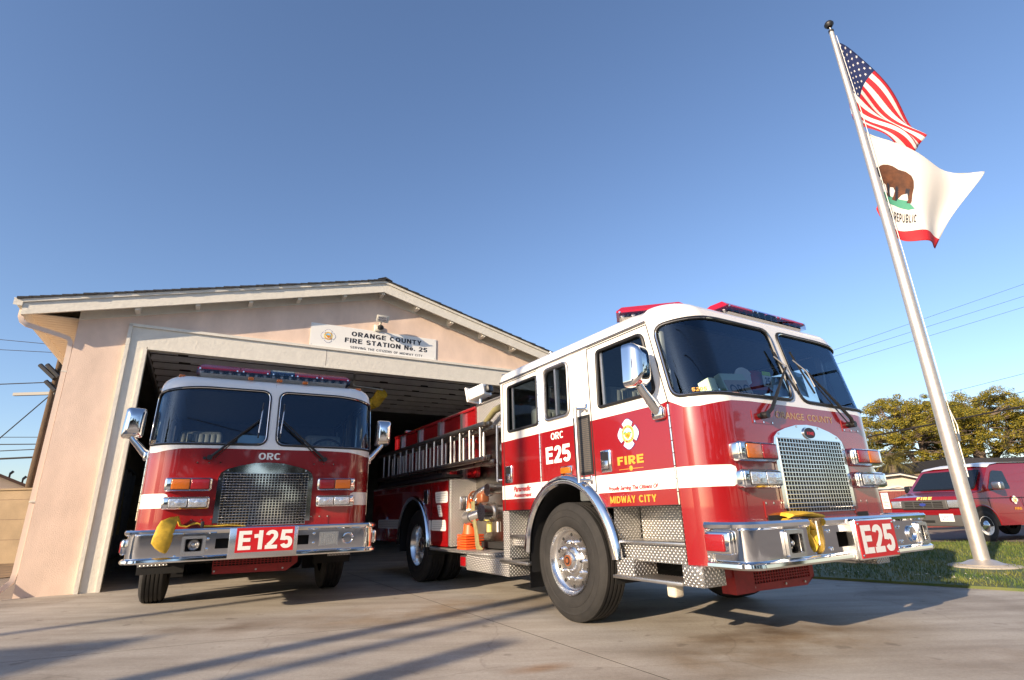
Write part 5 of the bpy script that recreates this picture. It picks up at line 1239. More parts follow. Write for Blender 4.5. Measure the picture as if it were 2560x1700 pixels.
ds.box((-.075, .0, 1.3), (-.001, .08, 1.32), M_TRIM); ds.box((-.075, .0, 3.3), (-.001, .08, 3.32), M_TRIM)
ds.build('downspout', ST)
df = MB()
for s in (0, 1):
    f = lambda u: u if s == 0 else 9.9 - u
    def bx(u0, u1, n0, n1, z0, z1):
        a, b = sorted((f(u0), f(u1))); df.box((a, n0, z0), (b, n1, z1), M_TRIM)
    bx(.700, .985, -.022, .24, 0, 3.838); bx(.685, .738, -.055, -.0, .0, 4.205); bx(.945, 1.0, -.06, -.0225, 0, 3.80)
df.box((.739, -.022, 3.838), (9.161, .24, 4.175), M_TRIM); df.box((.6855, -.055, 4.176), (9.2145, -.0, 4.225), M_TRIM); df.box((1.001, -.03, 3.80), (8.899, -.0225, 3.8379), M_TRIM)
df.box((3.948, -.0235, 3.842), (3.954, -.0218, 4.17), M_BRNTRIM)
df.build('door_frame', ST)
gd = MB()
gd.box((.98, .35, 3.985), (8.92, 4.7, 4.0), M_DARK)  # door sheet coloured near black as the shade between its evenly lit ribs
for k in range(8): gd.box((.98, .36 + k * .60, 3.885), (8.92, .39 + k * .60, 3.984), M_DOORP)
for k in range(8):
    for c in range(9): gd.box((.62 + c * 1.0 if c else .98, .36 + k * .60 + .29, 3.932), (min(8.92, .62 + c * 1.0 + .80), .36 + k * .60 + .33, 3.984), M_DOORP)
gd.box((1.6, .30, 3.84), (8.9, .345, 3.90), M_DOORP); gd.box((4.75, .296, 3.852), (5.15, .2995, 3.885), M_YPRINT)
for u in (.95, 8.95): gd.box((u - .03, .3, 3.82), (u + .03, 4.6, 3.9), M_BRUSH)
gd.build('garage_door', ST)
SG = MB(); SG.box((3.612, -.016, 4.232), (6.292, -.006, 4.712), M_LETW)
fs = lambda a, b: (a, -.0175, b)
block_on(SG, 'ORANGE COUNTY', 4.418, 5.945, 4.535, 4.636, fs, M_LETK, .20, .13)
block_on(SG, 'FIRE STATION No. 25', 4.288, 6.08, 4.385, 4.485, fs, M_LETK, .20, .13)
block_on(SG, 'SERVING THE CITIZENS OF MIDWAY CITY', 4.406, 5.971, 4.268, 4.318, fs, M_LETK, .15, .18)
for u in (3.64, 6.262):
    for z in (4.26, 4.685): SG.cyl((u, -.016, z), (u, -.020, z), .008, M_BRUSH, seg=8)
o = SG.build('station_sign'); o.matrix_world = BM; tag(o, 'long white station name sign on the gable above the garage door', 'sign')
em = MB(); emblem(em, (3.957, -.0165, 4.468), .142, (1, 0, 0), (0, 0, 1), (0, -1, 0)); em.build('emblem', o)
WLt = thing('flood_light', 'small white flood light with black bulb fixed to the gable above the sign', 'light', BO, BRZ)
q = MB(); M = Matrix.Translation((4.96, -.27, 4.93)) @ Matrix.Rotation(R(30), 4, 'X'); q.rbox((-.11, -.07, -.06), (.11, .07, .06), M_BRUSH, .015, 2, M); q.rbox((-.13, -.085, -.075), (.13, -.07, .075), M_TRIM, .01, 2, M); q.box((-.095, -.088, -.045), (.095, -.0855, .045), M_CLEAR, M)
q.build('lamp_head', WLt); q = MB(); q.tube([(4.95, -.0, 4.78), (4.95, -.14, 4.78), (4.96, -.25, 4.86)], .022, M_TRIM, 8); q.rbox((4.88, -.05, 4.71), (5.02, -.0, 4.85), M_TRIM, .01); q.build('bracket', WLt)
q = MB(); q.lathe([(.03, -.09), (.055, -.05), (.06, 0), (.045, .045), (0, .06)], (4.97, -.20, 4.745), (.2, -1, -.3), M_BLACK, 16); q.build('bulb', WLt)
eh = MB(); path = [(5.30, .75, 3.50), (5.25, .9, 3.38), (5.0, 1.3, 3.28), (4.6, 1.9, 3.3), (4.0, 2.6, 3.5)]
rows_p = []; rows_r = []
for i in range(len(path) - 1):
    for k in range(16): 
        t = k / 16; rows_p.append(Vector(path[i]).lerp(Vector(path[i + 1]), t)); rows_r.append(.105 if k % 2 else .125)
eh.tube(rows_p, rows_r, M_YHOSE, 14); eh.cyl((5.33, .68, 3.55), (5.29, .78, 3.49), .13, M_YHOSE, seg=20); eh.cyl((5.34, .7, 3.62), (4.7, .7, 3.66), .03, M_BRUSH)
eh.tube([(4.7, .7, 3.66), (4.7, .7, 3.95)], .02, M_BRUSH, 8)
o = eh.build('exhaust_hose'); o.matrix_world = BM; tag(o, 'ribbed yellow exhaust hose hanging under the open garage door', 'hose')
gr = thing('gear_rack', 'dark metal gear rack along the left inside wall of the station', 'rack', BO, BRZ)
q = MB()
for n in (1.2, 2.2, 3.2, 4.2, 5.2): q.box((.23, n, 0), (.75, n + .03, 2.1), M_GREYP)
q.box((.22, 1.2, 2.05), (.76, 5.23, 2.1), M_GREYP); q.box((.23, 1.2, .3), (.75, 5.23, .33), M_GREYP); q.box((.22, 1.2, 0), (.24, 5.2, 2.1), M_GREYP); q.build('frame', gr)
for i, n in enumerate((1.5, 1.9, 2.5, 3.5)):
    q = MB(); M = Matrix.Translation((.58, n, 0)); 
    q.grid([[M @ Vector((.16 * s * math.cos(R(a)), .12 * s * math.sin(R(a)), z)) for a in range(0, 360, 30)] for s, z in ((.4, 1.75), (1.0, 1.6), (1.1, 1.2), (1.25, .75))], M_KHAKI if i % 2 else M_TAN, cv=True)
    q.grid([[M @ Vector((.175 * math.cos(R(a)), .135 * math.sin(R(a)), z)) for a in range(0, 360, 30)] for z in (1.0, 1.08)], M_LIME, cv=True)
    o = q.build('turnout_coat'); o.matrix_world = BM; tag(o, ['tan turnout coat hanging nearest the garage door', 'khaki turnout coat hanging second from the garage door', 'tan turnout coat hanging third inside the station', 'khaki turnout coat hanging farthest inside the station'][i], 'coat', 'turnout coats on the gear rack')

# ------------------------------------------------------------------ the two engines
E25 = fire_engine('fire_engine', 'large red and white fire engine numbered E25 parked nearest on the driveway', (2.4442, 4.4866, 0), R(31.426), 'E25')
E125 = fire_engine('fire_engine', 'red and white fire engine numbered E125 parked nose out at the garage door', (-2.9121, 6.3578, 0), R(28.2954), 'E125')
E25M = Matrix.Translation((2.4442, 4.4866, 0)) @ Matrix.Rotation(R(31.426), 4, 'Z'); E125M = Matrix.Translation((-2.9121, 6.3578, 0)) @ Matrix.Rotation(R(28.2954), 4, 'Z')
def loose(mb, name, M, label, cat, group=None):
    o = mb.build(name); o.matrix_world = M; return tag(o, label, cat, group)
# things carried by the engines
hs = MB()           # yellow hose end hanging over the bumper of E125: a flat flap with a folded ridge, and its tail along the deck
def strip(rows, mt, seg=12):
    hs.grid([[Vector(c) + Vector(wv) * math.copysign(abs(math.cos(R(a))) ** .7, math.cos(R(a))) + Vector(tv) * math.sin(R(a)) for a in range(0, 360, 360 // seg)] for c, wv, tv in rows], mt, cv=True)
    for r in (rows[0], rows[-1]): hs.add([Vector(r[0]) + Vector(r[1]) * math.cos(R(a)) + Vector(r[2]) * math.sin(R(a)) for a in range(0, 360, 360 // seg)], [tuple(range(seg))], mt)
strip([((-.835, -.10, 1.022), (.012, .05, .0), (.004, 0, .004)), ((-.858, -.16, 1.005), (.035, .045, -.012), (.006, .006, .008)), ((-.895, -.225, .965), (.068, .02, -.022), (.0, .014, .006)), ((-.912, -.262, .915), (.078, .0, -.012), (0, .022, 0)), ((-.92, -.285, .86), (.079, .008, -.01), (0, .026, 0)), ((-.928, -.29, .80), (.082, .01, -.02), (0, .03, 0)), ((-.938, -.282, .745), (.078, .01, -.028), (0, .026, 0)), ((-.925, -.268, .700), (.052, .0, -.022), (0, .02, 0)), ((-.905, -.258, .676), (.022, 0, -.008), (0, .01, 0))], M_YHOSE)
strip([((-.835, -.09, 1.022), (.01, .05, 0), (.006, 0, .006)), ((-.822, -.08, .985), (.006, .055, 0), (.012, 0, .002)), ((-.80, -.06, .935), (.0, .055, .004), (.010, 0, .008)), ((-.74, -.05, .918), (-.004, .055, .0), (.0, 0, .010)), ((-.69, -.05, .945), (0, .05, .006), (.003, 0, .010)), ((-.64, -.05, .950), (0, .05, 0), (-.003, 0, .010)), ((-.58, -.06, .918), (0, .05, 0), (0, 0, .010)), ((-.48, -.06, .917), (0, .05, 0), (0, 0, .009)), ((-.35, -.05, .920), (0, .05, 0), (0, 0, .009)), ((-.17, -.03, .908), (0, .04, 0), (0, 0, .006))], M_YHOSE)
hs.rbox((-.61, -.14, .905), (-.575, -.11, .97), M_BLACK, .01)
loose(hs, 'fire_hose', E125M, 'flat yellow hose end draped over the chrome bumper of engine E125', 'hose')
for i in range(1):
    tc = thing('traffic_cone', 'stack of orange traffic cones with a white band on the engine running board', 'traffic cone', E25M @ Vector((-1.09, 4.09, .53)), R(31.426))
    q = MB()
    for k in range(6): q.rbox((-.135, -.135, .002 + k * .031), (.135, .135, .026 + k * .031), M_ORANGE, .008, 2)
    q.build('base_stack', tc); q = MB(); q.lathe([(.105, .185), (.088, .30), (.074, .37)], (0, 0, 0), (0, 0, 1), M_ORANGE, 24); q.lathe([(.054, .50), (.034, .62), (.026, .63), (.0, .63)], (0, 0, 0), (0, 0, 1), M_ORANGE, 24); q.lathe([(.074, .37), (.054, .50)], (0, 0, 0), (0, 0, 1), M_LETW, 24); q.build('cone', tc)
q = MB(); pth = [(-1.15, 3.90, 1.12), (-1.16, 3.88, .95), (-1.155, 3.80, .75), (-1.15, 3.78, .60), (-1.12, 3.78, .545)]
rows = []
for k, p in enumerate(pth):
    wv = .05 if k < 3 else (.055 if k == 3 else .10); rows.append([Vector(p) + Vector((.012 * math.sin(R(a)), wv * math.cos(R(a)), .01 * math.sin(R(a)) if k == 4 else 0)) for a in range(0, 360, 30)])
q.grid(rows, M_KHAKI, cv=True); loose(q, 'hose_strap', E25M, 'khaki webbing strap hanging from the pump intake of engine E25', 'strap')
q = MB(); q.tube([(-1.02, 4.05, 2.06), (-1.06, 3.75, 2.10), (-1.08, 3.4, 2.24), (-1.08, 3.15, 2.26), (-1.06, 3.02, 2.20), (-1.0, 3.0, 2.1)], [.02, .035, .042, .042, .035, .02], M_KHAKI, 12); q.tube([(-1.04, 3.06, 2.08), (-1.06, 3.02, 2.18), (-1.05, 3.0, 2.24)], .04, M_YHOSE, 8)
loose(q, 'hose_roll', E25M, 'tan and yellow fabric hose folded on top of the pump panel', 'hose')
q = MB(); c = Vector((-.29, .21, 1.97))
q.lathe([(.0, .125), (.06, .118), (.105, .08), (.125, .02), (.13, -.04), (.15, -.055), (.155, -.065)], c, (0, -.1, 1), M_SIGNR, 28)
hl = loose(q, 'fire_helmet', E25M, 'red fire helmet marked 25 resting on the dashboard behind the windshield', 'helmet')
q = MB(); q.box((-.06, -.142, -.045), (.055, -.139, .05), M_LETW, Matrix.Translation(c)); q.box((-.06, -.143, .05), (.055, -.139, .085), M_LIME, Matrix.Translation(c)); block_on(q, '25', -.038, .035, -.03, .035, lambda a, b: c + Vector((a, -.1445, b)), M_LETK, .2, .1); q.build('helmet_label', hl)
q = MB(); q.lathe([(.085, 0), (.085, .01), (0, .01)], c + Vector((-.16, -.03, .05)), (-.3, -1, .2), M_LETW, 20); q.build('front_shield', hl)
q = MB(); M = Matrix.Translation((-.63, .15, 1.90)) @ Matrix.Rotation(R(-16), 4, 'X') @ Matrix.Rotation(R(-6), 4, 'Y')
q.rbox((-.165, -.03, -.12), (.165, .03, .12), M_BINDER, .004, 1, M); q.box((-.15, -.0325, -.12), (.165, -.0305, .055), M_TAN, M)
text_on(q, 'ORC', -.12, .14, -.085, .015, lambda a, b: M @ Vector((a, -.034, b)), M_LETK, bold=.01)
loose(q, 'binder', E25M, 'pale green binder marked ORC standing on the dashboard', 'binder')
q = MB(); M = Matrix.Translation((-.85, .22, 1.87)) @ Matrix.Rotation(R(-14), 4, 'X'); q.rbox((-.05, -.06, -.10), (.03, .06, .09), M_BINDER, .004, 1, M); loose(q, 'book', E25M, 'thin pale green book leaning beside the binder on the dashboard', 'book')
for nm, x, z, wd, hh, a, lab in (('paper_sheet', -.09, 1.955, .29, .19, -6, 'torn pale blue paper behind the windshield next to the helmet'), ('paper_sheet', .24, 2.03, .28, .24, 8, 'larger pale blue paper leaning behind the windshield right of the centre post')):
    q = MB(); M = Matrix.Translation((x, .085 + .2 * (z - 1.78), z)) @ Matrix.Rotation(R(-11), 4, 'X') @ Matrix.Rotation(R(a), 4, 'Y'); q.box((-wd / 2, -.001, -hh / 2), (wd / 2, .001, hh / 2), M_PAPER, M); loose(q, nm, E25M, lab, 'paper', 'papers on the dashboard')
q = MB(); M = Matrix.Translation((-.15, .14, 1.87)) @ Matrix.Rotation(R(-20), 4, 'X'); q.box((-.21, -.001, -.075), (.21, .001, .075), M_PAPER, M); loose(q, 'paper_sheet', E125M, 'pale blue paper lying on the dashboard of engine E125', 'paper')

# ------------------------------------------------------------------ flagpole and flags
PX, PY = 6.84, 8.47
FP = thing('flagpole', 'tall silver tapered flagpole with black ball finial on the lawn', 'flagpole', (PX, PY, 0))
q = MB(); q.tube([(0, 0, .1), (0, 0, 2.0), (0, 0, 5.0), (-.02, 0, 8.0), (-.06, 0, 10.22)], [.100, .098, .082, .060, .043], M_POLE, 24); q.build('pole', FP)
q = MB(); q.cyl((-.06, 0, 10.22), (-.06, 0, 10.27), .05, M_BLACK); q.cyl((-.06, 0, 10.27), (-.065, 0, 10.36), .014, M_BRUSH); q.lathe([(.001, -.085), (.05, -.07), (.085, -.02), (.088, .01), (.065, .055), (.03, .078), (0, .085)], (-.068, 0, 10.43), (0, 0, 1), M_BLACK, 24); q.build('finial', FP)
q = MB(); q.lathe([(.27, .05), (.275, .065), (.22, .085), (.17, .11), (.115, .125), (.10, .125)], (0, 0, 0), (0, 0, 1), M_POLE, 32); q.build('base_collar', FP)
q = MB(); q.lathe([(.0, .035), (.0, .052), (.42, .052), (.44, .04), (.44, .0)], (0, 0, 0), (0, 0, 1), M_CONC, 32); q.build('footing', FP)
q = MB(); q.tube([(.105, -.05, 1.3), (.10, -.06, 1.9), (.11, -.05, 2.35), (.17, -.04, 2.1), (.15, -.04, 1.85)], .008, M_LETW, 6); q.tube([(.10, -.06, 1.9), (.092, -.05, 5), (.07, -.04, 8.0), (.0, -.03, 10.1)], .005, M_LETW, 5); q.box((.09, -.08, 1.84), (.13, -.04, 1.96), M_BRUSH); q.build('halyard', FP)

def flag_map(ctrl, tv, sv, wave):
    def lag(xs, i, x):
        r = 1.0
        for j in range(len(xs)):
            if j != i: r *= (x - xs[j]) / (xs[i] - xs[j])
        return r
    def f(s, t):
        p = Vector((0, 0, 0))
        for a in range(len(tv)):
            wa = lag(tv, a, t)
            for b in range(len(sv)): p += Vector(ctrl[a][b]) * (wa * lag(sv, b, s))
        p.y += wave(s, t); return p
    return f
US = [[(6.945, 8.59, 10.077), (7.509, 8.59, 9.29), (7.873, 8.59, 8.364), (8.19, 8.59, 7.802)], [(6.88, 8.59, 8.975), (7.054, 8.59, 8.621), (7.473, 8.59, 8.115), (7.932, 8.59, 7.478)], [(6.835, 8.59, 8.137), (7.009, 8.59, 7.964), (7.356, 8.59, 7.641), (7.753, 8.59, 7.252)]]
CA = [[(6.94, 8.59, 7.929), (7.288, 8.59, 7.607), (7.937, 8.59, 7.105), (8.892, 8.59, 6.778)], [(6.86, 8.59, 7.071), (7.237, 8.59, 6.798), (7.854, 8.59, 6.472), (8.364, 8.59, 6.122)], [(6.857, 8.59, 6.32), (7.091, 8.59, 5.755), (7.455, 8.59, 5.625), (7.861, 8.59, 5.507)], [(6.795, 8.59, 6.123), (7.011, 8.59, 5.55), (7.362, 8.59, 5.381), (7.739, 8.59, 5.322)]]
fu = flag_map(US, [0, .54, 1], [0, .4, .7, 1], lambda s, t: .10 * s * math.sin(9 * s + 5 * t) + .05 * math.sin(14 * t - 6 * s) * s)
fc = flag_map(CA, [0, .5, .83, 1], [0, .33, .66, 1], lambda s, t: .13 * s * math.sin(10 * s - 3 * t + .6) + .05 * math.sin(9 * t + 3 * s) * min(1, 3 * s))
def star(cx, cy, r, ar, rot=0): return [(cx + (r if k % 2 == 0 else r * .4) * math.sin(R(36 * k + rot)) * ar, cy - (r if k % 2 == 0 else r * .4) * math.cos(R(36 * k + rot))) for k in range(10)]
stars = []
for row in range(9):
    for c in range(6 if row % 2 == 0 else 5): stars.append(star(.4 * ((c + .5) / 6 if row % 2 == 0 else (c + 1) / 6), 7 / 13 * (row + .5) / 9.0, .021, .62))
FGR = [(i / 40, j / 26) for i in range(41) for j in range(27)]
def us_cls(s, t):
    if s < .4 and t < 7 / 13: return 'f', (M_FLW if any(pip(s, t, st) for st in stars) else M_FLB)
    return 'f', (M_FLR if int(t * 13) % 2 == 0 else M_FLW)
me = sheet([(0, 0), (1, 0), (1, 1), (0, 1)], [], [([(.4 if k <= 7 else 0, k / 13), (1, k / 13)], False) for k in range(1, 13)] + [([(0, 7 / 13), (.4, 7 / 13)], False), ([(.4, 0), (.4, 7 / 13)], False)] + [(st, True) for st in stars], FGR, fu, us_cls, step=.03)['f']
me.name = 'national_flag'; o = link('flag', me); tag(o, 'stars and stripes flag blowing from the top of the flagpole', 'flag')
md = o.modifiers.new('thick', 'SOLIDIFY'); md.thickness = .004
BEAR = [(.02, .47), (.035, .435), (.055, .425), (.07, .405), (.095, .40), (.12, .375), (.16, .35), (.21, .335), (.26, .34), (.31, .365), (.37, .37), (.42, .40), (.445, .45), (.455, .52), (.45, .60), (.455, .67), (.45, .70), (.40, .70), (.415, .66), (.40, .60), (.35, .62), (.30, .68), (.29, .70), (.225, .70), (.25, .66), (.27, .60), (.25, .57), (.21, .58), (.20, .63), (.205, .68), (.20, .695), (.14, .69), (.16, .65), (.15, .58), (.125, .57), (.12, .60), (.09, .61), (.075, .575), (.085, .53), (.055, .53), (.03, .51)]
BEAR = [(.15 + (a - .02) / .435 * .37, .430 + (b - .335) / .365 * .20) for a, b in BEAR]
GRND = [(.16, .645), (.22, .615), (.48, .615), (.56, .66), (.50, .672), (.36, .660), (.24, .668)]
CSTAR = star(.10, .20, .075, .62)
def ca_cls(s, t):
    if t > 5 / 6: return 'f', M_FLR
    if pip(s, t, CSTAR): return 'f', M_FLR
    if pip(s, t, BEAR): return 'f', (M_LETK if s < .205 or (t > .545 and math.sin(s * 70) > .55) else M_FLBR)
    if pip(s, t, GRND): return 'f', M_FLG
    return 'f', M_FLW
me = sheet([(0, 0), (1, 0), (1, 1), (0, 1)], [], [([(0, 5 / 6), (1, 5 / 6)], False), (BEAR, True), (CSTAR, True), (GRND, True)], FGR + [(i / 90, .33 + j / 90) for i in range(45) for j in range(34)], fc, ca_cls, step=.02)['f']
me.name = 'state_flag'; o = link('flag', me); tag(o, 'white bear flag with red bottom stripe flying below the striped flag', 'flag')
md = o.modifiers.new('thick', 'SOLIDIFY'); md.thickness = .004
q = MB(); eps = lambda a, b: fc(a, b) + Vector((0, -.022, 0))
block_on(q, 'CALIFORNIA REPUBLIC', .02, .575, .762, .702, eps, M_LETK, .16, .22); q.build('lettering', o)

# ------------------------------------------------------------------ red van
VH = Vector((-.97, -.24, 0)).normalized(); va_ = math.atan2(VH.y, VH.x)
VAN = thing('parked_van', 'red fire department van with white roof parked beyond the lawn', 'van', (10.81, 14.22, 0), va_)
PROF = [(-4.3, .36), (.42, .36), (.47, .62), (.47, .98), (.43, 1.03), (.0, 1.13), (-.17, 1.16), (-.66, 1.68), (-.80, 1.76), (-1.1, 1.80), (-4.2, 1.82), (-4.32, 1.70)]
def vhw(z): return .985 if z < 1.0 else .985 - (z - 1.0) * .17
q = MB(); L_ = [Vector((x, vhw(z), z)) for x, z in PROF]; R_ = [Vector((x, -vhw(z), z)) for x, z in PROF]; n = len(PROF)
q.grid([[a, Vector((a.x, a.y * .82, a.z + (.018 if a.z > 1.0 else 0))), Vector((a.x, 0, a.z + (.028 if a.z > 1.0 else 0))), Vector((b.x, b.y * .82, b.z + (.018 if b.z > 1.0 else 0))), b] for a, b in zip(L_, R_)], M_VANRED, cu=True)
tri = mathutils.geometry.tessellate_polygon([[Vector((x, z, 0)) for x, z in PROF]])
for S in (L_, R_): q.add(S, tri, M_VANRED)
body = q.build('body', VAN)
q = MB(); q.grid([[Vector((x, s * (vhw(z) + .004), z)) for s in (1,)] + [Vector((x, .5, z + .04)), Vector((x, -.5, z + .04))] + [Vector((x, -vhw(z) - .004, z))] for x, z in ((-.70, 1.72), (-.82, 1.785), (-1.1, 1.825), (-4.25, 1.845))], M_WHITE); q.build('roof', VAN)
def vq(nm, pts, mt, par=VAN, d=(0, 0, 0)):
    q = MB(); q.add([Vector(p) + Vector(d) for p in pts], [tuple(range(len(pts)))], mt); return q.build(nm, par)
nz = Vector((.72, 0, .69)) * .012
q = MB(); WSV = rpoly([(-.82, 1.19), (.82, 1.19), (.74, 1.65), (-.74, 1.65)], .06, 3)
fx = lambda z: -.17 - (z - 1.16) * (.49 / .52)
q.add([Vector((fx(z) + .03, y, z + .025)) for y, z in WSV], [tuple(range(len(WSV)))], M_BLACK); q.build('windshield_gasket', VAN)
q = MB(); WSV2 = rpoly([(-.785, 1.21), (.785, 1.21), (.71, 1.63), (-.71, 1.63)], .05, 3); q.add([Vector((fx(z) + .036, y, z + .03)) for y, z in WSV2], [tuple(range(len(WSV2)))], MATS['dark_cavity']); MATS.setdefault('vanglass', mat('dark_van_glass', (.01, .014, .018), .03, spec=1.0)); 
q.mats = [MATS['vanglass']]; q.build('windshield', VAN)
for s in (1, -1):
    pts = [(-.40, 1.20), (-1.12, 1.20), (-1.12, 1.62), (-.80, 1.64), (-.72, 1.60)]
    q = MB(); q.add([Vector((x, s * (vhw(z) + .006), z)) for x, z in rpoly(pts, .04, 3)], [tuple(range(len(rpoly(pts, .04, 3))))], MATS['vanglass']); q.build('side_window', VAN)
    q = MB(); q.rbox((-.55, s * 1.04, 1.17), (-.40, s * 1.25, 1.36), M_BRUSH if s > 0 else M_BLACK, .04, 3); q.tube([(-.45, s * .95, 1.18), (-.47, s * 1.08, 1.20)], .025, M_BLACK, 8); q.build('mirror', VAN)
    q = MB(); q.rbox((.42, s * .61, .79), (.535, s * .89, .965), M_CLEAR, .015, 3); q.rbox((.42, s * .60, .785), (.53, s * .905, .97), M_VANGREY, .01, 2); q.build('headlight', VAN)
    q = MB(); q.rbox((.36, s * .90, .80), (.50, s * .975, .94), M_AMBER, .02, 3); q.build('turn_signal', VAN)
    for x in (0, -3.35):
        wh = bpy.data.objects.new('wheel', None); COL.objects.link(wh); wh.parent = VAN
        c = (x, s * 1.0, .37); q = MB(); q.lathe([(.21, -.22), (.33, -.22), (.365, -.19), (.37, -.12), (.365, -.03), (.33, .0), (.25, .004), (.215, -.01)], c, (0, s, 0), M_TYRE, 32); q.build('tyre', wh)
        q = MB(); q.lathe([(.215, -.01), (.205, -.005), (.19, -.05), (.15, -.06)], c, (0, s, 0), M_LETW, 28); q.lathe([(.16, -.06), (.14, -.02), (.09, .0), (.05, .03), (0, .035)], c, (0, s, 0), M_CHROME, 24); q.build('rim', wh)
        q = MB(); q.prism([(x + .45 * math.cos(R(a)), .37 + .45 * math.sin(R(a))) for a in range(-2, 184, 8)], (0, s * -.02, 0), M_DARK, (0, s * .992, 0)); q.build('wheel_arch', VAN)
        q = MB(); q.tube([(x + .46 * math.cos(R(a)), s * .985, .37 + .46 * math.sin(R(a))) for a in range(0, 181, 10)], .022, M_VANRED, 6); q.build('arch_lip', VAN)
    q = MB()
    for z in (.62, .98): q.box((-4.28, s * .984, z), (.3 if z > .9 else -.5, s * .990, z + .012), M_LETK if z > .9 else M_VANRED)
    for x in (-.30, -1.35, -2.6): q.box((x, s * .9855, .45), (x + .012, s * .9885, 1.0), M_DARK)
    q.build('side_trim', VAN)
q = MB(); q.rbox((.45, -.94, .36), (.60, .94, .62), M_VANGREY, .03, 3); q.box((.595, -.55, .44), (.603, .25, .50), M_DARK); q.build('bumper', VAN)
q = MB(); q.rbox((.46, -.60, .76), (.545, .60, .975), M_VANGREY, .02, 3); q.box((.545, -.50, .79), (.549, .50, .95), M_DARK)
for z in (.805, .85, .89, .935): q.box((.548, -.50, z), (.558, .50, z + .016), M_VANGREY)
for y in (-.25, 0, .25): q.box((.548, y - .01, .79), (.557, y + .01, .95), M_VANGREY)
q.prism([(.085 * math.cos(R(a)), .87 + .035 * math.sin(R(a))) for a in range(0, 360, 20)], (.006, 0, 0), M_BLUE, (.558, 0, 0), (0, 1, 0)); q.build('grille', VAN)
q = MB(); q.box((.603, .40, .475), (.608, .74, .65), M_LETW); text_on(q, '1170921', .43, .71, .51, .61, lambda a, b: (.6095, 1.14 - a, b), M_BLUE); q.build('number_plate', VAN)
q = MB()
block_on(q, 'FIRE', -.20, .20, 0, 1, lambda a, b: (.482 - .042 * b, a, .985 + .066 * b), M_YPRINT, .22, .14, (.2, 0, 1))
text_on(q, 'FIRE', 0, .22, .70, .76, lambda a, b: (-1.25 + a * -1 + .22, .992, b), M_GOLD, bold=.03); q.build('lettering', VAN)
q = MB(); emblem(q, (-1.10, .99, .93), .10, (-1, 0, 0), (0, 0, 1), (0, 1, 0), False); q.build('emblem', VAN)

# ------------------------------------------------------------------ trees
def leafy_tree(name, label, base, crown, seed, nclump, per, leaf, mt=None, trunks=None, hollow=.45, group=None, fill=False):
    rn = random.Random(seed); T = thing(name, label, 'tree', base, 0, group); B0 = Vector(base)
    cx, cy, cz, rx, ry, rz = crown
    cl = []; tries = 0
    while len(cl) < nclump and tries < 5000:
        tries += 1
        v = Vector((rn.uniform(-1, 1), rn.uniform(-1, 1), rn.uniform(-.75 if not fill else -1, 1)))
        d = v.length
        if d > 1 or d < hollow: continue
        if v.z < -.2 and d < .75: continue
        c = Vector((cx + v.x * rx, cy + v.y * ry, cz + v.z * rz)); r = rn.uniform(.58, 1.02)
        if any((c - k).length < .45 * (r + q) for k, q in cl): continue
        cl.append((c, r))
    q = MB(); fork = []
    for tr_ in trunks:
        pts = [Vector(p) for p in tr_[0]]; q.tube([p - B0 for p in pts], tr_[1], M_BARK, 10); fork.append((pts[-1], tr_[1][-1])); fork.append((pts[-2].lerp(pts[-1], .4), tr_[1][-1]))
    for c, r in cl:
        f = min(fork, key=lambda a: (a[0] - c).length + rn.uniform(0, .5)); p = f[0]; mid = p.lerp(c, .5) + Vector((rn.uniform(-.2, .2), rn.uniform(-.2, .2), -.12 + rn.uniform(-.1, .25)))
        q.tube([p - B0, p.lerp(mid, .5) - B0 + Vector((rn.uniform(-.08, .08), 0, rn.uniform(-.05, .08))), mid - B0, c - B0], [f[1] * .62, f[1] * .48, f[1] * .34, .02], M_BARK, 6)
        for k in range(3):
            e = c + Vector((rn.uniform(-.5, .5), rn.uniform(-.5, .5), rn.uniform(-.2, .4))); q.tube([mid - B0, mid.lerp(e, .6) - B0 + Vector((0, 0, .05)), e - B0], [f[1] * .28, .02, .012], M_BARK, 5)
    q.build('trunk', T)
    vs = []; fs = []
    for c, r in cl:
        for sub in range(5):
            sc = c + Vector((rn.uniform(-1, 1) * r * .75, rn.uniform(-1, 1) * r * .75, rn.uniform(-.25, .45) * r)); sr = r * rn.uniform(.32, .55)
            for k in range(per // 5):
                v = Vector((rn.gauss(0, 1), rn.gauss(0, 1), rn.gauss(0, 1))).normalized() * sr * rn.uniform(.55, 1.05); v.z *= .62
                p = sc + v - B0; a = Vector((rn.uniform(-1, 1), rn.uniform(-1, 1), rn.uniform(-.5, .5))).normalized(); nrm = (v.normalized() + Vector((0, 0, .7)) + Vector((rn.uniform(-.6, .6), rn.uniform(-.6, .6), 0))).normalized(); b = nrm.cross(a)
                if b.length < .1: continue
                b.normalize(); a = b.cross(nrm); l = leaf * rn.uniform(.7, 1.3); wd = l * .5; o = len(vs)
                vs += [p - a * l * .5, p + b * wd * .5, p + a * l * .5, p - b * wd * .5]; fs.append((o, o + 1, o + 2, o + 3))
    q = MB(); q.add(vs, fs, mt or M_LEAF); q.build('crown', T, fix=False)
    return T
leafy_tree('coral_tree', 'broad ochre green tree behind the van, left of the flagpole', (24.3, 32, 0), (23.7, 32.0, 4.75, 3.0, 3.2, 2.15), 11, 85, 900, .088,
           trunks=[([(24.9, 32, 0), (24.85, 32, 2.2), (24.3, 32.1, 3.3), (24.15, 32.0, 4.3), (24.1, 32, 5.0)], [.33, .28, .22, .15, .10]), ([(24.0, 31.8, 0), (23.9, 31.8, 2.4), (23.2, 31.7, 3.4), (22.6, 31.6, 4.2)], [.28, .22, .15, .09]), ([(24.5, 32.5, 1.6), (24.4, 32.6, 3.2), (25.3, 32.8, 4.6)], [.2, .15, .09])])
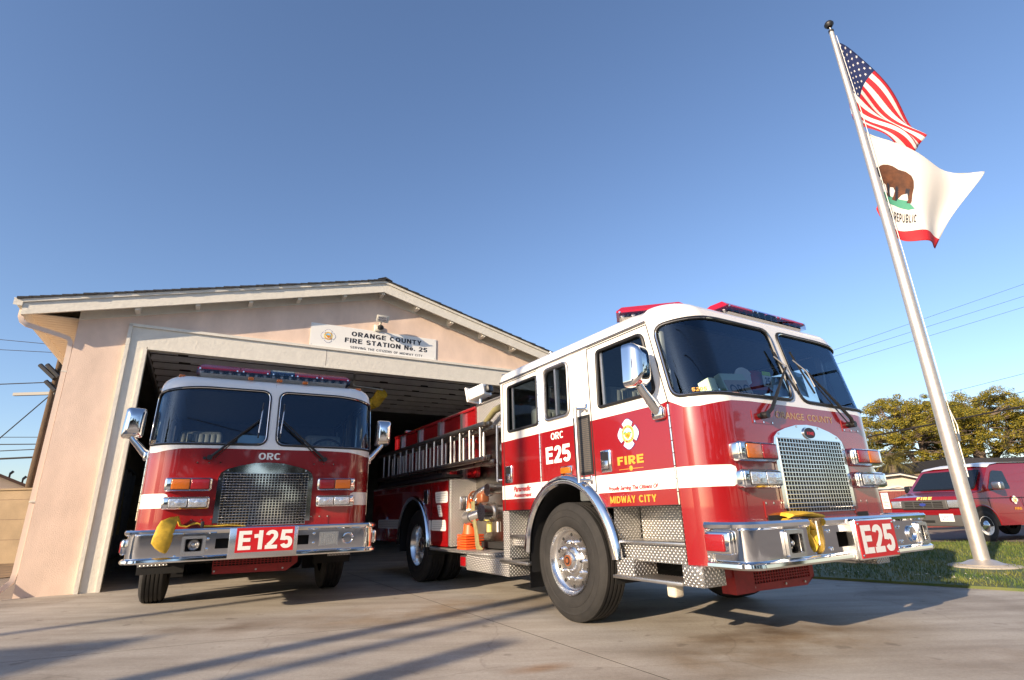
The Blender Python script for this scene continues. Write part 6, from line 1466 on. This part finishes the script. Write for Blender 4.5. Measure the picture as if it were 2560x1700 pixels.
leafy_tree('coral_tree', 'broad ochre green tree behind the van, right of the flagpole', (27.8, 32.5, 0), (28.6, 32.5, 5.0, 3.2, 3.2, 2.15), 23, 85, 900, .088,
           trunks=[([(27.5, 32, 0), (27.5, 32, 2.4), (27.4, 32.1, 3.4), (27.2, 32, 4.4), (27.0, 32, 5.2)], [.36, .3, .24, .15, .1]), ([(27.7, 32.2, 2.2), (28.3, 32.2, 3.1), (29.0, 32.3, 3.7), (29.6, 32.3, 4.6)], [.24, .19, .14, .09]), ([(27.5, 32, 2.8), (28.0, 32.4, 4.0), (28.3, 32.6, 5.2)], [.2, .14, .08])])
leafy_tree('coral_tree', 'ochre green tree at the right edge of the picture', (33.5, 33, 0), (33.8, 33.0, 4.9, 2.8, 3.0, 1.9), 31, 55, 700, .095,
           trunks=[([(33.5, 33, 0), (33.5, 33, 2.6), (33.2, 33, 3.8), (33.0, 33, 4.8)], [.33, .26, .18, .1])])
PT = thing('palm_tree', 'short palm with drooping olive fronds beside the red engine front', 'palm', (18.7, 27.0, 0)); rn = random.Random(4)
q = MB(); q.tube([(0, 0, 0), (.03, 0, 1.2), (0, 0, 2.7)], [.22, .18, .2], M_BARK, 10); q.build('trunk', PT)
vs = []; fs = []
for k in range(85):
    a = rn.uniform(0, 2 * math.pi); el = rn.uniform(-.35, 1.2); Lf = rn.uniform(1.0, 1.5); d = Vector((math.cos(a) * math.cos(el), math.sin(a) * math.cos(el), math.sin(el))); p = Vector((0, 0, 2.75)); pr = None
    for i in range(12):
        p = p + d * (Lf / 12); d = (d + Vector((0, 0, -.135))).normalized(); sd = d.cross(Vector((0, 0, 1)))
        if sd.length < .05: sd = Vector((1, 0, 0))
        sd.normalize(); l = .26 * math.sin(math.pi * (i + 1.5) / 14)
        for sgn in (-1, 1):
            e = p + (sd * sgn * .7 + d * .7 + Vector((0, 0, -.35))).normalized() * l; o = len(vs); t = d * .016; vs += [p - t, p + t, e]; fs.append((o, o + 1, o + 2))
        if i: 
            o = len(vs); vs += [pr - sd * .012, pr + sd * .012, p + sd * .01, p - sd * .01]; fs.append((o, o + 1, o + 2, o + 3))
        pr = p.copy()
q = MB(); q.add(vs, fs, M_PALMF); q.build('crown', PT, fix=False)

# ------------------------------------------------------------------ background buildings, fences, poles, wires
H1 = thing('small_house', 'small cream gabled outbuilding behind the red slat fence', 'building', (16.6, 24.0, 0))
q = MB(); q.prism([(-1.0, 0), (1.0, 0), (1.0, 1.86), (.1, 2.07), (-1.0, 1.98)], (0, 4, 0), M_HOUSE); q.build('wall', H1)
q = MB(); q.prism([(-1.15, 1.99), (.1, 2.09), (1.2, 1.84), (1.2, 1.92), (.1, 2.17), (-1.15, 2.07)], (0, 4.4, 0), M_DKROOF, (0, -.2, 0)); q.build('roof', H1)
q = MB(); q.prism([(-1.12, 1.94), (.1, 2.05), (1.17, 1.80), (1.17, 1.86), (.1, 2.11), (-1.12, 2.01)], (0, .04, 0), M_TRIM, (0, -.24, 0)); q.prism([(-.95, 1.42), (.0, 1.55), (.95, 1.36), (.95, 1.44), (0, 1.63), (-.95, 1.5)], (0, .04, 0), M_TRIM, (0, -.05, 0)); q.build('trim', H1)
q = MB(); q.box((-.75, -.02, .35), (-.2, .02, 1.1), M_DARK); q.build('window', H1)
FN = thing('slat_fence', 'red brown slatted chain link fence left of the van', 'fence', (0, 20, 0)); q = MB()
q.box((9.2, 0, .05), (21, .02, 1.32), M_SLAT)
k = 0; x = 9.2
while x < 21:
    q.prism([(x, .06), (x + .045, .06), (x + .50, 1.31), (x + .455, 1.31)], (0, -.012, 0), M_SLAT, (0, -.002, 0)); x += .085
q.build('slats', FN); q = MB()
for x in (9.2, 12.0, 14.4, 17, 20.9): q.cyl((x, -.03, 0), (x, -.03, 1.42), .03, M_BRUSH)
q.cyl((9.2, -.03, 1.38), (21, -.03, 1.38), .022, M_BRUSH); q.build('post', FN)
q = MB(); q.box((13.13, 19.93, .72), (13.38, 19.945, 1.27), M_LETW)
for k in range(9): q.box((13.16, 19.928, .78 + k * .05), (13.16 + .19 * (1 - .25 * (k % 3)) , 19.9295, .795 + k * .05), M_VANGREY)
tag(q.build('notice_board'), 'white printed notice sheet hung on the red slat fence', 'sign')
H2 = thing('dark_building', 'low building with dark flat roof behind the van', 'building', (27, 27.0, 0)); q = MB(); q.box((-5.2, .3, 0), (5, 5, 2.45), M_BEIGE); q.build('wall', H2)
q = MB(); q.prism([(-5.6, 2.92), (-3.0, 2.86), (5.6, 3.05), (5.6, 2.45), (-5.4, 2.45)], (0, 6, 0), M_DKROOF, (0, -.4, 0)); q.build('roof', H2)
BW = MB(); BW.box((-42, 15.9, -.03), (-10.6, 16.1, 1.97), M_BEIGE)
for k in range(3): BW.box((-42, 15.897, .6 + k * .55), (-10.6, 15.8995, .61 + k * .55), M_BRNTRIM)
for k in range(9): BW.box((-40 + k * 3.3, 15.897, 0), (-39.99 + k * 3.3, 15.8995, 1.97), M_BRNTRIM)
BW.box((-42, 15.85, 1.97), (-10.6, 16.15, 2.02), M_BEIGE)
tag(BW.build('block_wall'), 'plain beige block wall left of the station', 'wall')
H3 = thing('neighbour_house', 'cream house with brown sloping roof edge behind the beige wall', 'building', (-18.0, 20, 0), R(43)); q = MB()
zr = lambda x: 2.40 - .46 * x if x > -5 else 2.40 + 2.3 + .46 * (x + 5)
q.prism([(1.5, 0), (1.5, zr(1.5) - .08), (-5, zr(-5) - .08), (-11, zr(-11) - .08), (-11, 0)], (0, 8, 0), M_HOUSE); q.build('wall', H3); q = MB(); q.prism([(1.9, zr(1.9)), (-5, zr(-5)), (-11.4, zr(-11.4)), (-11.4, zr(-11.4) - .10), (-5, zr(-5) - .10), (1.9, zr(1.9) - .10)], (0, 8.3, 0), M_BRNTRIM, (0, -.15, 0)); q.build('roof', H3)
for x in (-1.3, -.55, -.15):
    q = MB(); z = zr(x); q.cyl((x, 1, z - .05), (x, 1, z + .22), .03, M_BLACK, seg=8); q.tube([(x, 1, z + .2), (x + .08, 1, z + .30)], .045, M_BLACK, 8); q.build('vent_pipe', H3)
def utility_pole(label, x, y, h, r, arms=True, tilt=0, group=None):
    U = thing('utility_pole', label, 'utility pole', (x, y, 0), 0, group); q = MB(); q.tube([(0, 0, 0), (tilt * .5, 0, h / 2), (tilt, 0, h)], [r, r * .85, r * .7], M_WOODP, 12); q.build('pole', U)
    return U
U1 = utility_pole('weathered wooden utility pole behind the left corner of the station', -16.12, 18, 6.7, .13)
q = MB(); q.box((-1.35, -.05, 5.30), (.1, .05, 5.40), M_BLACK); q.build('crossarm', U1)
q = MB()
for a, b in (((-.55, 6.35), (.05, 5.85)), ((-.30, 6.35), (.2, 5.9)), ((-.2, 5.75), (.2, 5.4))): q.tube([(a[0], -.15, a[1]), (b[0], -.12, b[1])], .075, M_BLACK, 8)
q.build('transformer_bracket', U1); q = MB()
for z in (6.1, 6.4): q.lathe([(.03, 0), (.06, .03), (.03, .06), (.06, .09), (.0, .12)], (.14, -.14, z), (0, 0, 1), M_BLACK, 10)
q.build('insulator', U1)
def wire(label, p0, p1, r, sag=.0, group='overhead wires'):
    p0, p1 = Vector(p0), Vector(p1); q = MB(); q.tube([p0.lerp(p1, t / 16) + Vector((0, 0, -4 * sag * (t / 16) * (1 - t / 16))) for t in range(17)], r, M_WIRE, 6); tag(q.build('overhead_wire'), label, 'wire', group)
def ext(a, b, x, y): return (x, y, a[1] + (b[1] - a[1]) * (x - a[0]) / (b[0] - a[0]))
G1 = 'overhead wires right of the engine'; G2_ = 'overhead wires left of the station'
for lab, a, b, r, g in (('highest thin wire in the sky right of the engine', (16.74, 8.5), (27.28, 11.76), .008, 0), ('second thin wire from the top right of the engine', (16.9, 8.22), (27.05, 11.07), .008, 0), ('third thin wire from the top right of the engine', (16.8, 7.76), (26.85, 10.46), .008, 0),
                        ('thin wire grazing the tops of the ochre trees', (17.29, 5.1), (23.5, 6.43), .009, 0), ('medium wire crossing the upper crowns of the trees', (17.22, 4.65), (25.39, 5.98), .016, 0), ('thick black cable crossing the middle of the trees', (17.23, 3.99), (25.16, 5.27), .042, 0)):
    wire(lab, ext(a, b, 1, 26), ext(a, b, 46, 26), r, 0, G1)
for lab, a, b, r in (('topmost thin wire left of the station', (-22.63, 8.83), (-20.46, 8.56), .013), ('second thin wire from the top left of the station', (-22.51, 8.36), (-20.36, 8.18), .013), ('wire running to the brackets of the utility pole', (-22.07, 6.79), (-20.31, 6.81), .022), ('steep guy wire rising to the utility pole', (-21.44, 4.48), (-19.94, 6.08), .022),
                     ('upper of the bundled wires low on the utility pole', (-21.45, 4.51), (-19.99, 4.47), .014), ('middle wire low on the utility pole', (-21.37, 4.21), (-19.83, 4.18), .022), ('lower wire low on the utility pole', (-21.3, 3.94), (-19.72, 3.97), .02), ('lowest thick cable on the utility pole', (-21.21, 3.62), (-19.61, 3.65), .04)):
    if 'guy' in lab: wire(lab, ext(a, b, -25.6, 22), ext(a, b, -19.7, 22), r, 0, G2_)
    else: wire(lab, ext(a, b, -45, 22), ext(a, b, -14, 22), r, 0, G2_)

# ------------------------------------------------------------------ across the street, behind the camera: they cast the long shadows and fill the reflections
SD = Vector((math.cos(R(SUN_AZ)), math.sin(R(SUN_AZ)), 0)); KH = math.tan(R(SUN_EL))
def back(p, d): return Vector((p[0], p[1], 0)) - SD * d
p = back((-1.5, 5.1), 17); utility_pole('tall utility pole behind the camera casting the longest driveway shadow', p.x, p.y, 10.5, .15, group='poles across the street')
p = back((-1.05, 4.78), 21); utility_pole('thinner utility pole behind the camera casting the second driveway shadow', p.x, p.y, 10.5, .13, group='poles across the street')
p = back((-.17, 4.68), 14); utility_pole('short thick wooden post behind the camera casting the nearest driveway shadow', p.x, p.y, 14 * KH, .20, group='poles across the street')
p = back((-4.55, 6.0), 21); leafy_tree('tall_palm', 'tall thin trunked palm behind the camera shading the left engine roof', (p.x, p.y, 0), (p.x, p.y, 10.05, 1.35, 1.35, .95), 77, 16, 220, .5, mt=M_LEAFD, trunks=[([(p.x, p.y, 0), (p.x, p.y, 5), (p.x, p.y, 9.6)], [.11, .09, .08])], hollow=.05, fill=True)
p = back((-3.36, 5.2), 18.5); HB = thing('gabled_house', 'gabled house across the street whose roof peak shades the driveway edge', 'building', (p.x, p.y, 0), R(SUN_AZ - 90)); q = MB(); hp = 18.5 * KH
q.prism([(-3, 0), (3, 0), (3, hp - 1.85), (0, hp - .12), (-3, hp - 1.85)], (0, -7, 0), M_HOUSE, (0, 0, 0)); q.build('wall', HB); q = MB(); q.prism([(-3.3, hp - 1.98), (0, hp), (3.3, hp - 1.98), (3.3, hp - 2.1), (0, hp - .12), (-3.3, hp - 2.1)], (0, -7.4, 0), M_DKROOF, (0, .2, 0)); q.build('roof', HB)
BT = ((4, -24, 7.0, 'round dark tree across the street behind the camera'), (10, -22, 8.0, 'second round tree across the street behind the camera'), (16, -20, 6.5, 'smaller round tree across the street toward the right'), (21, -17, 8.5, 'tall tree across the street toward the right'), (27, -13, 7.0, 'tree across the street far to the right'), (31, -7, 7.5, 'tree beyond the lawn to the right'),
      (35, 0, 7.0, 'tree at the far right beyond the lawn'), (-3, -27, 7.5, 'tree across the street behind the poles'), (7, -31, 10.0, 'tallest tree across the street, rear row'), (14, -28, 9.5, 'tall tree across the street, rear row toward the right'), (24, -23, 10.5, 'tall tree across the street, rear row far right'))
for i, (x, y, h, lab) in enumerate(BT):
    leafy_tree('street_tree', lab, (x, y, 0), (x, y, h * .56, h * .40, h * .36, h * .44), 50 + i, 30, 120, .5, mt=M_LEAFD, trunks=[([(x, y, 0), (x, y, h * .25), (x + .1, y, h * .4)], [.25, .2, .12])], hollow=.1, group='trees across the street', fill=True)
HB2 = thing('long_house', 'long low cream house across the street behind the camera', 'building', (8, -34, 0)); q = MB(); q.box((-14, 0, 0), (14, -6, 2.9), M_HOUSE); q.build('wall', HB2); q = MB(); q.prism([(-.4, 2.8), (-3.2, 4.4), (-6.2, 2.8), (-6.2, 2.95), (-3.2, 4.6), (-.4, 2.95)], (29, 0, 0), M_DKROOF, (-14.5, .2, 0), (0, 1, 0)); q.build('roof', HB2)
for i, (y, z, r) in enumerate(((-9.0, 12.4, .022), (-9.4, 11.4, .034), (-9.2, 13.4, .018))):
    wire(['lower cable across the street', 'thickest cable across the street', 'highest cable across the street'][i], (-3, y - 1, z - .6), (70, y + 6, z - .5), r, 1.2 - .3 * i, 'cables across the street')
wire('cable sagging past the lawn at the right outside the picture', (10, -19, 12.6), (36, 31, 11.0), .06, 1.2, 'cables across the street')
wire('second cable past the lawn at the right outside the picture', (11, -19, 10.6), (37, 31, 10.4), .035, 1.4, 'cables across the street')
for o in bpy.data.objects:
    if o.type == 'EMPTY' and not o.children: print('EMPTY WITHOUT PARTS', o.name)
